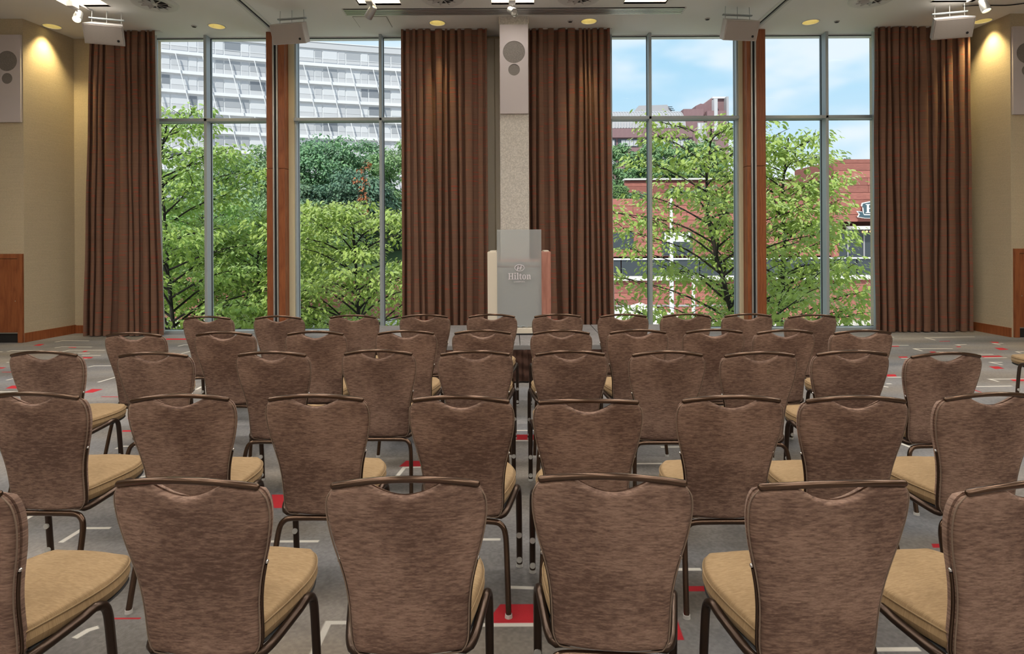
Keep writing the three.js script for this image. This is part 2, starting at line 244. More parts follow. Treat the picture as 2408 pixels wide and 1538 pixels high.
structure(mesh('wall_back', boxAt(-9.8, 9.8, 0, CEIL, 6.2, 6.45), M.backWall));
structure(mesh('wall_front', merge([boxAt(LXB, -6.32, 0, CEIL, -10.75, WZ), boxAt(-1.90, 1.74, 0, CEIL, -10.75, WZ), boxAt(6.47, RXB, 0, CEIL, -10.75, WZ)]), M.wall), 'beige wall between the tall windows');
structure(mesh('wall_above_windows', boxAt(-9.8, 9.8, CEIL + 0.03, CEIL + 0.5, -10.75, -10.6), M.darkGap));
structure(mesh('wall_plenum', merge([boxAt(-9.8, -9.6, CEIL, CEIL + 0.5, -10.75, 6.4), boxAt(9.6, 9.8, CEIL, CEIL + 0.5, -10.75, 6.4), boxAt(-9.8, 9.8, CEIL, CEIL + 0.5, 6.2, 6.45)]), M.darkGap));
// column with the lectern in front of it
const col = structure(group('column'), 'square column covered in pale grey textured fabric');
mesh('column_shaft', rboxAt(-0.185, 0.28, 0, CEIL - 0.001, -10.54, PZ, 0.004), M.greyWall, col);
mesh('column_collar', rboxAt(-0.195, 0.29, 5.1, CEIL - 0.002, -10.53, PZ - 0.001, 0.006), M.creamWhite, col);
structure(mesh('trim_1', merge([boxAt(-0.42, -0.30, 0.1, CEIL - 0.05, WZ + 0.001, WZ + 0.05), boxAt(-0.28, -0.20, 0.1, CEIL - 0.05, WZ + 0.001, WZ + 0.03)]), M.creamWhite), 'cream trim strips between curtain and column');
// baseboards
structure(mesh('baseboard_left', merge([prism([[LX + 0.012, PZ], [LX, PZ], [LXB, WZ], [LXB + 0.018, WZ]], 0, 0.15), boxAt(LXB, -6.4, 0, 0.14, WZ, WZ + 0.018)]), M.wood));
structure(mesh('baseboard_right', prism([[RX - 0.018, PZ], [RXB - 0.018, WZ], [RXB, WZ], [RX, PZ]], 0, 0.15), M.wood));

// windows: each four panes in a metal frame
function windowUnit(n, x0, x1, mx) {
  const w = structure(group('window_' + n));
  const z0 = WZ - 0.06, zi = -10.39, ty = 3.71;
  mesh('mullion', rboxAt(mx - 0.025, mx + 0.025, 0.05, CEIL, z0, zi, 0.005), M.frame, w);
  mesh('transom', rboxAt(x0, x1, ty, ty + 0.055, z0, zi, 0.005), M.frame, w);
  mesh('sill_rail', rboxAt(x0, x1, 0.0, 0.055, z0, zi, 0.006), M.frame, w);
  mesh('head_rail', rboxAt(x0, x1, CEIL - 0.012, CEIL - 0.001, z0, WZ + 0.03, 0.003), M.white, w);
  mesh('side_rail', rboxAt(x0, x0 + 0.03, 0.05, CEIL - 0.012, z0, zi - 0.05, 0.004), M.frame, w);
  mesh('side_rail', rboxAt(x1 - 0.03, x1, 0.05, CEIL - 0.012, z0, zi - 0.05, 0.004), M.frame, w);
  for (const [a, b] of [[x0 + 0.02, mx - 0.02], [mx + 0.02, x1 - 0.02]]) for (const [c, d] of [[0.05, ty + 0.01], [ty + 0.045, CEIL - 0.01]]) {
    const p = new THREE.PlaneGeometry(b - a, d - c); p.translate((a + b) / 2, (c + d) / 2, WZ); mesh('pane', p, M.glass, w);
    const gs = merge([boxAt(a, a + 0.012, c, d, WZ - 0.012, WZ + 0.012), boxAt(b - 0.012, b, c, d, WZ - 0.012, WZ + 0.012), boxAt(a, b, c, c + 0.012, WZ - 0.012, WZ + 0.012), boxAt(a, b, d - 0.012, d, WZ - 0.012, WZ + 0.012)]);
    mesh('gasket', gs, M.black, w);
  }
  return w;
}
windowUnit(1, -6.32, -4.22, -5.345); windowUnit(2, -3.80, -1.90, -2.285); windowUnit(3, 1.74, 3.98, 2.428); windowUnit(4, 4.38, 6.47, 5.515);
// wooden jambs where the sliding partitions close
function jamb(n, x0, x1, t, creamSide) {
  const j = structure(group('trim_' + n), 'wood clad partition jamb with metal channel between two windows');
  const zf = -10.25, zb = -10.62;
  for (const [a, b] of [[x0, t - 0.047], [t + 0.047, x1]]) for (const [c, d] of [[0, 2.862], [2.868, CEIL - 0.001]]) mesh('wood_panel', rboxAt(a, b, c, d, zb, zf, 0.005), M.wood, j);
  mesh('channel', merge([rboxAt(t - 0.046, t - 0.018, 0, CEIL - 0.001, zb, zf + 0.012, 0.004), rboxAt(t + 0.018, t + 0.046, 0, CEIL - 0.001, zb, zf + 0.012, 0.004)]), M.alu, j);
  mesh('seal', boxAt(t - 0.018, t + 0.018, 0, CEIL - 0.001, zb, zf - 0.02), M.black, j);
  mesh('reveal', creamSide < 0 ? rboxAt(x0 - 0.075, x0 - 0.001, 0, CEIL - 0.001, zb, -10.42, 0.004) : rboxAt(x1 + 0.001, x1 + 0.105, 0, CEIL - 0.001, zb, -10.42, 0.004), M.cream, j);
}
jamb(2, -4.22, -3.905, TRACK_X[0], 1); jamb(3, 4.055, 4.38, TRACK_X[1], -1);
// partition tracks let into the ceiling
for (const x of TRACK_X) {
  const t = tag(group('partition_track'), x < 0 ? 'slotted metal partition track in ceiling, leading to wood jamb before white block' : 'slotted metal partition track in ceiling, leading to wood jamb on pub side', 'track', 'ceiling partition tracks');
  mesh('slot', boxAt(x - 0.03, x + 0.03, CEIL + 0.02, CEIL + 0.06, -10.4, 6), M.black, t);
  for (const s of [-1, 1]) mesh('flange', boxAt(x + s * 0.055 - 0.025, x + s * 0.055 + 0.025, CEIL - 0.008, CEIL - 0.0005, -10.25, 6), M.white, t);
}

// curtains
function curtainSheet(xt0, xt1, xb0, xb1, z, folds, seed, amp, y0, y1) {
  const r = rng(seed), nx = folds * 14, ny = 26, P = [], U = [], I = [];
  const width = [], sum0 = []; let s = 0; for (let k = 0; k < folds; k++) { const w = 0.35 + 1.3 * r() * r() + 0.3 * r(); width.push(w); sum0.push(s); s += w; }
  const am = width.map(w => (0.35 + 0.65 * r()) * Math.min(1, 0.5 + 0.5 * w)), drift = width.map(() => r() * 2 - 1);
  for (let j = 0; j <= ny; j++) for (let i = 0; i <= nx; i++) {
    const v = j / ny, t = i / nx, k = Math.min(folds - 1, Math.floor(t * folds)), f = t * folds - k;
    const tt = (sum0[k] + f * width[k]) / s, a = mix(xb0, xt0, v), b = mix(xb1, xt1, v), fw = (b - a) * width[k] / s;
    const open = mix(1.12, 0.62, sm(v)), env = am[k];
    const sway = drift[k] * 0.5 * fw * Math.sin(v * 2.6 + k) * Math.sin(Math.PI * f);
    const ph = 2 * Math.PI * f;
    P.push(a + (b - a) * tt + 0.16 * fw * Math.sin(2 * ph) + sway, mix(y0, y1, v), z + amp * open * env * (Math.cos(ph) - 1) * 0.75 + 0.006 * Math.sin(17 * v + k));
    U.push(tt * (xb1 - xb0) * 2.0, mix(y0, y1, v));
  }
  for (let j = 0; j < ny; j++) for (let i = 0; i < nx; i++) { const a = j * (nx + 1) + i, b = a + 1, c = a + nx + 1, d = c + 1; I.push(a, b, d, a, d, c); }
  const g = new THREE.BufferGeometry(); g.setAttribute('position', new THREE.Float32BufferAttribute(P, 3)); g.setAttribute('uv', new THREE.Float32BufferAttribute(U, 2)); g.setIndex(I); g.computeVertexNormals(); return g;
}
function curtain(label, xt0, xt1, xb0, xb1, folds, seed, lt0, lt1, lb0, lb1) {
  const c = tag(group('curtain'), label, 'curtain', 'brown floor length curtains');
  mesh('drape', curtainSheet(xt0, xt1, xb0, xb1, -10.12, folds, seed, 0.125, 0.015, CEIL - 0.012), M.curtain, c);
  mesh('lining', curtainSheet(lt0, lt1, lb0, lb1, -10.365, Math.round(folds * 0.7), seed + 9, 0.01, 0.03, CEIL - 0.012), M.lining, c);
  mesh('curtain_rail', boxAt(Math.min(xt0, xb0), Math.max(xt1, xb1), CEIL - 0.012, CEIL - 0.001, -10.24, -10.16), M.white, c);
}
curtain('brown pleated curtain beside the window with white apartment block, next to yellow lit corner', -7.16, -6.055, -7.30, -5.99, 9, 201, -7.2, -6.165, -7.25, -6.05);
curtain('brown pleated curtain between the green tree window and the column', -1.87, -0.41, -1.87, -0.40, 11, 202, -1.88, -0.45, -1.88, -0.45);
curtain('brown pleated curtain between the column and the open sky window', 0.30, 1.68, 0.30, 1.73, 11, 203, 0.32, 1.71, 0.32, 1.785);
curtain('brown pleated curtain covering the corner beside the pub sign window', 6.22, 7.80, 6.23, 7.84, 12, 204, 6.31, 7.75, 6.315, 7.8);
tag(mesh('sheer_curtain', curtainSheet(6.27, 6.305, 6.28, 6.31, -10.345, 2, 230, 0.02, 0.03, CEIL - 0.012), M.sheer), 'narrow white sheer hanging behind curtain edge in front of pub sign', 'sheer curtain');

// ---------------------------------------------------------------- ceiling fittings
M.panelGlow = std({ color: 0x000000, emissive: rgb(1.0, 0.86, 0.55), emissiveIntensity: 1.25 });
M.coffer = std({ color: rgb(0.8, 0.72, 0.54), roughness: 0.7 });
M.reflector = std({ color: rgb(0.85, 0.80, 0.55), metalness: 0.6, roughness: 0.35 });
M.bulbGlow = std({ color: 0x000000, emissive: rgb(1.0, 0.84, 0.5), emissiveIntensity: 6 });
const ORD = ['first', 'second', 'third', 'fourth', 'fifth', 'sixth', 'seventh', 'eighth'];
const panelLabel = ['square warm ceiling light by the hung speaker in yellow lit corner', 'square warm ceiling light between spotlight and air diffuser, before the tree window', 'square warm ceiling light straight above the column', 'square warm ceiling light between column and sky window', 'square warm ceiling light near the cable and pub side corner'];
PANELS.forEach(([x, z], i) => {
  const j = PANEL_Z.indexOf(z);
  const p = tag(group('ceiling_light'), j ? 'unseen square warm ceiling light over the seating, some columns added to brighten the chairs' : panelLabel[i], 'ceiling light', j ? 'ceiling lights over the seating' : 'ceiling lights along the windows');
  p.position.set(x, CEIL, z);
  const d = 0.15;
  mesh('housing', merge([boxAt(-PS - 0.02, -PS, 0, d, -PS, PS), boxAt(PS, PS + 0.02, 0, d, -PS, PS), boxAt(-PS - 0.02, PS + 0.02, 0, d, -PS - 0.02, -PS), boxAt(-PS - 0.02, PS + 0.02, 0, d, PS, PS + 0.02), boxAt(-PS - 0.02, PS + 0.02, d, d + 0.03, -PS - 0.02, PS + 0.02)]), M.coffer, p);
  mesh('diffuser', boxAt(-PS + 0.03, PS - 0.03, d - 0.012, d - 0.002, -PS + 0.03, PS - 0.03), M.panelGlow, p);
  const a = new THREE.RectAreaLight(rgb(1.0, 0.94, 0.86), CEILING_PANEL_LIGHT[j], 2 * PS - 0.08, 2 * PS - 0.08); a.name = 'panel_light'; a.position.set(0, d - 0.016, 0); a.rotation.x = -Math.PI / 2; p.add(a);
});
const downLabel = ['round recessed downlight in the yellow lit corner', 'round recessed downlight over the white apartment block window', 'round recessed downlight above the curtain on tree side of column', 'round recessed downlight above the curtain on sky side of column', 'round recessed downlight over the pub side window', 'round recessed downlight beside cable at the pub side corner'];
DOWN.forEach(([x, z], i) => {
  const p = tag(group('downlight'), downLabel[i], 'downlight', 'round downlights along the windows'); p.position.set(x, CEIL, z);
  mesh('reflector_can', cyl(DR * 0.8, DR, 0.2, 0, 0.1, 0, 32, true), M.reflector, p);
  const ring = new THREE.TorusGeometry(DR + 0.004, 0.009, 8, 40).rotateX(Math.PI / 2); mesh('trim_ring', ring, M.white, p);
  mesh('can_top', cyl(DR * 0.82, DR * 0.82, 0.01, 0, 0.206, 0, 32), M.reflector, p);
  mesh('lamp_bulb', cyl(0.055, 0.055, 0.02, 0, 0.185, 0, 24), M.bulbGlow, p);
  const s = new THREE.SpotLight(rgb(1.0, 0.76, 0.34), DOWNLIGHT_CANDELA * (i === 0 || i === 5 ? 1.6 : 1), 0, i === 0 || i === 5 ? 0.72 : 0.44, 0.7, 2); s.name = 'downlight_beam'; s.position.set(0, 0.0, 0); s.target.position.set(0, -1, 0); s.castShadow = true; s.shadow.radius = 2; p.add(s, s.target);
});
// round air diffusers
[[-5.38, -9.0, 'beside the hung speaker over apartment block window'], [-1.02, -8.86, 'on the tree side of the column'], [1.02, -8.86, 'on the sky side of the column'], [5.45, -8.98, 'over the pub side window']].forEach(([x, z, w]) => {
  const d = tag(group('air_diffuser'), 'round white ceiling air diffuser ' + w, 'air diffuser', 'round ceiling diffusers'); d.position.set(x, CEIL, z);
  const prof = [[0.17, -0.012], [0.24, -0.03], [0.30, -0.028], [0.325, -0.012], [0.328, 0]].map(p => new THREE.Vector2(...p));
  mesh('rim', new THREE.LatheGeometry(prof, 48), M.white, d);
  mesh('throat', cyl(0.235, 0.235, 0.012, 0, -0.007, 0, 40), M.darkGap, d);
  for (let k = 0; k < 10; k++) { const b = new THREE.BoxGeometry(0.17, 0.006, 0.05); b.rotateX(0.5); b.translate(0.13, -0.018, 0); b.rotateY(k * Math.PI / 5); mesh('blade', b, M.speaker, d); }
  mesh('hub', cyl(0.05, 0.03, 0.022, 0, -0.02, 0, 24), M.white, d);
});
// long slot diffuser in front of the column
{
  const d = tag(group('slot_diffuser'), 'long slotted metal air grille in ceiling before the column', 'air grille');
  const z0 = -9.50, z1 = -9.26;
  mesh('plate', boxAt(-2.62, 2.72, CEIL - 0.006, CEIL - 0.0005, z0, z1), M.darkGap, d);
  for (let k = 0; k < 4; k++) mesh('slat', rboxAt(-2.62, 2.72, CEIL - 0.018, CEIL - 0.005, z0 + 0.004 + k * 0.061, z0 + 0.045 + k * 0.061, 0.004), M.alu, d);
  for (const x of [-2.62, 2.72]) mesh('end_cap', boxAt(x - 0.012, x + 0.012, CEIL - 0.02, CEIL - 0.001, z0, z1), M.white, d);
}
const hatch = tag(group('access_hatch'), 'flush square access hatch in ceiling between slot grille and tree window', 'hatch');
mesh('hatch_frame', merge([boxAt(-2.55, -2.0, CEIL - 0.003, CEIL - 0.0005, -10.06, -9.58)]), M.darkGap, hatch); mesh('hatch_panel', boxAt(-2.544, -2.006, CEIL - 0.006, CEIL - 0.0025, -10.054, -9.586), M.ceiling, hatch);
[[-5.30, -9.96, 'beside downlight over apartment block window'], [-4.02 + 0.15, -9.98, 'by the wood jamb over tree window'], [0.98, -9.82, 'beside downlight on sky side of column'], [3.22, -9.75, 'beside hung speaker over sky window'], [5.42, -9.9, 'over the pub side window']].forEach(([x, z, w]) => {
  const d = tag(group('smoke_detector'), 'small round ceiling sensor ' + w, 'ceiling sensor', 'small ceiling sensors'); d.position.set(x, CEIL, z);
  mesh('sensor_cap', cyl(0.045, 0.038, 0.016, 0, -0.008, 0, 24), M.speaker, d); mesh('sensor_slot', cyl(0.03, 0.03, 0.004, 0, -0.018, 0, 20), M.darkGap, d);
});
// hung loudspeakers
[[-6.30, -9.28, 0.30, 'in the corner above the curtain beside apartment block window'], [-3.42, -9.3, -0.16, 'above wood jamb between apartment block and tree windows'], [3.52, -9.25, 0.12, 'beside wood jamb over the sky window'], [6.78, -9.2, -0.26, 'beside the cable above the pub side curtain']].forEach(([x, z, yaw, w]) => {
  const s = tag(group('hung_loudspeaker'), 'white box loudspeaker hung from ceiling ' + w, 'loudspeaker', 'hung loudspeakers'); s.position.set(x, 4.86, z); s.rotation.y = yaw;
  const R = new THREE.Matrix4().makeRotationX(0.42);
  const cab = prism([[-0.27, 0.14], [0.27, 0.14], [0.19, -0.17], [-0.19, -0.17]], -0.15, 0.15); cab.applyMatrix4(R); mesh('cabinet', cab, M.speaker, s);
  const gr = rboxAt(-0.255, 0.255, -0.135, 0.135, 0.138, 0.15, 0.004); gr.applyMatrix4(R); const gm = mesh('grille', gr, M.perforated, s);
  const bd = cyl(0.018, 0.018, 0.006, 0, 0, 0, 20).rotateX(Math.PI / 2); bd.translate(x < 0 ? 0.19 : 0.19, -0.08, 0.153); bd.applyMatrix4(R); mesh('badge', bd, M.black, gm);
  mesh('hanging_bar', merge([rboxAt(-0.24, 0.24, 0.215, 0.235, -0.02, 0.02, 0.004)]), M.frame, s);
  for (const a of [-0.2, 0, 0.2]) mesh('hanging_rod', tube([[a, 0.1, 0], [a, 0.22, 0], [a * 0.98, 0.355, 0]], 0.005, 6, 6), M.alu, s);
  for (const a of [-0.2, 0.2]) { const t = new THREE.TorusGeometry(0.018, 0.004, 6, 16); t.translate(a, 0.12, 0.02); mesh('eye_bolt', t, M.alu, s); }
});
// small track spotlights
function spot(x, z, aim, label, lit) {
  const s = tag(group('track_spotlight'), label, 'spotlight', 'track spotlights'); s.position.set(x, CEIL, z);
  mesh('track', rboxAt(-0.012, 0.012, -0.03, -0.001, -0.35, 0.75, 0.003), M.speaker, s);
  mesh('adaptor', rboxAt(-0.05, 0.05, -0.12, -0.03, 0.02, 0.16, 0.008), M.speaker, s);
  mesh('arm', tube([[0, -0.08, 0.0], [0, -0.14, 0.0], [0, -0.18, -0.02]], 0.01, 8, 8), M.alu, s);
  const q = new THREE.Quaternion().setFromUnitVectors(V(0, -1, 0), V(...aim).normalize()), put = g => { g.applyQuaternion(q); g.translate(0, -0.2, -0.02); return g; };
  mesh('head', put(new THREE.LatheGeometry([[0.03, 0.10], [0.05, 0.09], [0.058, 0.0], [0.062, -0.10], [0.055, -0.10], [0.05, -0.06]].map(p => new THREE.Vector2(...p)), 28)), M.alu, s);
  mesh('lamp_lens', put(cyl(0.05, 0.05, 0.008, 0, -0.075, 0, 24)), lit ? M.bulbGlow : M.clear, s);
  if (lit) { const l = new THREE.SpotLight(rgb(1, 0.72, 0.42), 3, 0, 0.5, 0.6, 2); l.name = 'spot_beam'; l.position.copy(V(0, -0.2, -0.02)).add(V(...aim).normalize().multiplyScalar(0.09)); l.target.position.copy(l.position).add(V(...aim)); l.castShadow = true; s.add(l, l.target); }
}
spot(-6.52, -8.95, [0.25, -0.75, 0.65], 'glowing small spotlight under the ceiling light in yellow lit corner', true);
spot(-2.08, -8.85, [-0.55, -0.55, -0.5], 'silver spotlight with copper lamp below ceiling light on tree side', true);
spot(0.02, -8.85, [0.35, -0.5, 0.75], 'silver spotlight tilted above the column, showing no glow', false);
spot(6.95, -8.72, [0.1, -0.9, 0.3], 'glowing small spotlight near cable on the pub side', true);
tag(mesh('ceiling_cable', tube([[6.95, 5.17, -9.15], [7.25, 5.2, -9.2], [7.7, 5.205, -9.22], [8.2, 5.212, -9.05], [9.3, 5.212, -8.8]], 0.009, 40, 6), M.black), 'black cable running along ceiling from hung speaker to pub side wall', 'cable');

// ---------------------------------------------------------------- wall fittings
function wallPanel(label, x0, x1, y0, y1, z, cx, c1, r1, c2, r2) {
  const p = tag(group('speaker_panel'), label, 'speaker panel', 'pale wall speaker panels');
  const s = new THREE.Shape([[x0, y0], [x1, y0], [x1, y1], [x0, y1]].map(q => new THREE.Vector2(...q)));
  for (const [c, r] of [[c1, r1], [c2, r2]]) { const h = new THREE.Path(); h.absarc(cx, c, r, 0, 2 * Math.PI, true); s.holes.push(h); }
  const g = new THREE.ExtrudeGeometry(s, { depth: 0.03, bevelEnabled: true, bevelSize: 0.003, bevelThickness: 0.003, bevelSegments: 2, curveSegments: 40 }); g.translate(0, 0, z + 0.006); mesh('face_panel', uvMetres(g), M.panel, p);
  for (const [c, r] of [[c1, r1], [c2, r2]]) { const d = cyl(r, r, 0.02, 0, 0, 0, 48).rotateX(Math.PI / 2); d.translate(cx, c, z + 0.02); mesh('speaker_grille', d, M.grille, p); }
}
wallPanel('pale panel with two round grey speaker grilles on the column', -0.176, 0.272, 3.645, 5.07, PZ, 0.048, 4.63, 0.18, 4.345, 0.095);
wallPanel('pale panel with two round speaker grilles above the wall cupboard, white block side', -8.42, -7.885, 3.55, 4.95, PZ, -8.10, 4.53, 0.165, 4.25, 0.09);
wallPanel('pale panel with two cut off round grilles, pub side pilaster', 8.065, 8.60, 3.59, 5.0, PZ, 8.29, 4.57, 0.17, 4.29, 0.09);
function cupboard(label, x0, x1, side) {
  const c = tag(group('wall_cupboard'), label, 'cupboard', 'wooden pilaster cupboards');
  const y1 = 1.43, z = PZ + 0.001, f = 0.075;
  for (const [a, b] of [[x0, x0 + f], [x1 - f, x1]]) mesh('stile', rboxAt(a, b, 0, y1, z, z + 0.04, 0.004), M.wood, c);
  mesh('top_rail', rboxAt(x0 + f, x1 - f, y1 - f, y1, z, z + 0.04, 0.004), M.wood, c);
  const d = mesh('door', rboxAt(x0 + f + 0.004, x1 - f - 0.004, 0.165, y1 - f - 0.005, z, z + 0.028, 0.004), M.wood, c);
  const lk = cyl(0.008, 0.008, 0.006, 0, 0, 0, 16).rotateX(Math.PI / 2); lk.translate(side < 0 ? x1 - f - 0.04 : x0 + f + 0.04, 0.67, z + 0.03); mesh('lock', lk, M.chrome, d);
  mesh('sill_strip', boxAt(x0 + f, x1 - f, 0.15, 0.162, z, z + 0.03), M.alu, c);
  mesh('vent_recess', boxAt(x0 + f, x1 - f, 0.0, 0.15, z, z + 0.008), M.black, c);
}
cupboard('dark wood cupboard on pilaster, with black vent, white block side', -8.36, -7.872, -1);
cupboard('wood cupboard cut off by picture edge, pub side pilaster', 8.075, 8.60, 1);

// ---------------------------------------------------------------- stage and lectern
const ST = 0.425;
M.deck = std({ map: dataTexture(512, 512, (u, v) => { const k = 0.50 + 0.12 * (tileNoise(u, v, 60, 60, 101, 3) - 0.5) + 0.08 * (tileNoise(u, v, 5, 5, 103, 2) - 0.5); return [k, k * 0.97, k * 0.97]; }), roughness: 0.8 });
M.skirt = std({ map: dataTexture(256, 256, (u, v) => { const k = 0.9 + 0.2 * (tileNoise(u, v, 128, 128, 111, 2) - 0.5); return [0.31 * k, 0.20 * k, 0.155 * k]; }), roughness: 0.95 });
{
  const s = tag(group('stage'), 'low grey stage platform with brown pleated skirt under the lectern', 'stage');
  const x0 = -1.915, x1 = 2.085, zf = -6.7, zb = -8.3;
  for (let k = 0; k < 4; k++) mesh('deck_panel', rboxAt(x0 + k + 0.004, x0 + k + 0.996, ST - 0.04, ST, zb, zf, 0.004), M.deck, s);
  mesh('edge_rail', merge([boxAt(x0, x1, ST - 0.05, ST - 0.006, zf, zf + 0.012), boxAt(x0 - 0.012, x0, ST - 0.05, ST - 0.006, zb, zf + 0.012), boxAt(x1, x1 + 0.012, ST - 0.05, ST - 0.006, zb, zf + 0.012)]), M.alu, s);
  mesh('skirt', curtainSheet(x0 - 0.01, x1 + 0.01, x0 - 0.02, x1 + 0.02, zf + 0.022, 44, 301, 0.022, 0.02, ST - 0.05), M.skirt, s);
  for (const [x, sgn] of [[x0 - 0.01, -1], [x1 + 0.01, 1]]) { const g = curtainSheet(-0.8, 0.8, -0.8, 0.8, 0, 16, 303, 0.02, 0.02, ST - 0.05); g.rotateY(sgn * Math.PI / 2); g.translate(x, 0, (zf + zb) / 2); mesh('skirt', g, M.skirt, s); }
  for (let k = 0; k <= 4; k++) for (const z of [zf - 0.1, zb + 0.1]) mesh('leg', cyl(0.02, 0.02, ST - 0.04, clamp(x0 + k, x0 + 0.06, x1 - 0.06), (ST - 0.04) / 2, z, 10), M.alu, s);
}
{
  const L = tag(group('lectern'), 'glass fronted lectern with cream and wood side posts on stage', 'lectern');
  M.frosted = phys({ color: rgb(0.84, 0.87, 0.885), roughness: 0.42, transmission: 0.85, thickness: 0 });
  M.bodyMetal = std({ map: dataTexture(256, 256, (u, v) => { const k = 0.80 + 0.1 * (tileNoise(u, v, 128, 4, 121, 2) - 0.5); return [k, k * 0.965, k * 0.94]; }), metalness: 0.3, roughness: 0.42 });
  M.logo = std({ color: rgb(0.74, 0.70, 0.76), metalness: 0.2, roughness: 0.4 });
  const z = -7.44;
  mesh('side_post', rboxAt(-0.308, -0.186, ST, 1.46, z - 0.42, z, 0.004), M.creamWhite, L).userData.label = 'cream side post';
  mesh('side_post', rboxAt(0.358, 0.484, ST, 1.46, z - 0.42, z, 0.004), M.woodPink, L).userData.label = 'wood side post';
  for (const [a, b] of [[-0.28, -0.2], [0.40, 0.46]]) mesh('post_cap', rboxAt(a, b, 1.458, 1.474, z - 0.40, z - 0.02, 0.004), M.creamWhite, L);
  const fp = mesh('body_panel', rboxAt(-0.184, 0.356, ST + 0.09, 1.335, z - 0.06, z - 0.035, 0.004), M.bodyMetal, L);
  mesh('glass_panel', rboxAt(-0.188, 0.366, ST + 0.10, 1.738, z + 0.002, z + 0.014, 0.003), M.frosted, L);
  const top = boxAt(-0.186, 0.358, -0.012, 0.012, -0.2, 0.2); top.rotateX(0.18); top.translate(0, 1.31, z - 0.23); mesh('desk_top', top, M.woodPink, L);
  mesh('base', rboxAt(-0.186, 0.358, ST, ST + 0.085, z - 0.42, z + 0.03, 0.006), M.creamWhite, L);
  mesh('base_shadow_strip', boxAt(-0.186, 0.358, ST + 0.001, ST + 0.02, z + 0.03, z + 0.036), M.black, L);  // black strip standing in for the shadow under the lectern base
  // raised lettering and emblem on the glass
  const serif = await new FontLoader().loadAsync('fonts/droid/droid_serif_bold.typeface.json'), sans = await new FontLoader().loadAsync('fonts/droid/droid_sans_regular.typeface.json');
  const word = (t, font, h, wid, cx, y) => { const g = new TextGeometry(t, { font, size: h, depth: 0.004, curveSegments: 6, bevelEnabled: false }); g.computeBoundingBox(); const b = g.boundingBox; g.translate(-(b.min.x + b.max.x) / 2, -b.min.y, 0); g.scale(wid / (b.max.x - b.min.x), 1, 1); g.translate(cx, y, z + 0.0145); return g; };
  const Y = py => ST + (787 - py) * 7.44 / 1400;
  mesh('lettering', word('Hilton', serif, 0.078, 0.285, 0.092, Y(657)), M.logo, L);
  mesh('lettering', word('LIVERPOOL', sans, 0.019, 0.14, 0.092, Y(664)), M.logo, L);
  const ring = new THREE.TorusGeometry(0.058, 0.0045, 8, 48); ring.scale(1, 0.68, 1); ring.translate(0.092, Y(630), z + 0.016);
  const bars = [[-0.028, -0.03, 0.012, 0.055], [0.008, -0.022, 0.012, 0.055]].map(([x, y, w, h]) => { const g = boxAt(x, x + w, y, y + h, 0, 0.004); const m = new THREE.Matrix4().makeShear(0, 0, 0.25, 0, 0, 0); g.applyMatrix4(m); g.translate(0.092, Y(630), z + 0.0145); return g; });
  const swash = tube([[0.062, Y(632), z + 0.016], [0.085, Y(630.5), z + 0.016], [0.10, Y(629.5), z + 0.016], [0.125, Y(628), z + 0.016]], 0.0035, 12, 6);
  mesh('emblem', merge([ring, ...bars, swash]), M.logo, L);
  for (const x of [0.0, 0.06, 0.13]) mesh('cable_loop', tube([[x - 0.06, ST + 0.09, z + 0.02], [x, ST + 0.115, z + 0.03], [x + 0.06, ST + 0.092, z + 0.02]], 0.004, 12, 6), M.frame, L);
}

// ---------------------------------------------------------------- banquet chairs
// a padded sheet: position(u, v) is its middle, dir the way it is thick, e(u, v) the distance from its rim
function pad(nu, nv, position, dir, edge, tFront, tBack, r, p, uvOf) {
  const P = [], U = [], I = [], ease = k => Math.sin((k * 2 - 1) * Math.PI / 2) * 0.55 + (k * 2 - 1) * 0.45;
  const us = [...Array(nu + 1)].map((_, i) => ease(i / nu)), vs = [...Array(nv + 1)].map((_, j) => (ease(j / nv) + 1) / 2);
  const prof = e => Math.pow(1 - Math.pow(1 - clamp(e / r), p), 1 / p);
  for (const s of [1, -1]) {
    const o = P.length / 3;
    for (const v of vs) for (const u of us) {
      const q = position(u, v), k = (s > 0 ? tFront : -tBack) * prof(edge(u, v, q));
      P.push(q[0] + dir[0] * k, q[1] + dir[1] * k, q[2] + dir[2] * k); U.push(...uvOf(q));
    }
    for (let j = 0; j < nv; j++) for (let i = 0; i < nu; i++) { const a = o + j * (nu + 1) + i, b = a + 1, c = a + nu + 1, d = c + 1; s > 0 ? I.push(a, b, d, a, d, c) : I.push(a, d, b, a, c, d); }
  }
  const g = new THREE.BufferGeometry(); g.setAttribute('position', new THREE.Float32BufferAttribute(P, 3)); g.setAttribute('uv', new THREE.Float32BufferAttribute(U, 2)); g.setIndex(I); g.computeVertexNormals(); return g;
}
function curveOf(pts) { return x => { if (x <= pts[0][0]) return pts[0][1]; for (let k = 1; k < pts.length; k++) if (x <= pts[k][0]) { const [a, b] = pts[k - 1], [c, d] = pts[k], p0 = pts[Math.max(0, k - 2)], p3 = pts[Math.min(pts.length - 1, k + 1)], t = (x - a) / (c - a), m1 = (d - p0[1]) / (c - p0[0]) * (c - a), m2 = (p3[1] - b) / (p3[0] - a) * (c - a), t2 = t * t, t3 = t2 * t; return (2 * t3 - 3 * t2 + 1) * b + (t3 - 2 * t2 + t) * m1 + (-2 * t3 + 3 * t2) * d + (t3 - t2) * m2; } return pts[pts.length - 1][1]; }; }
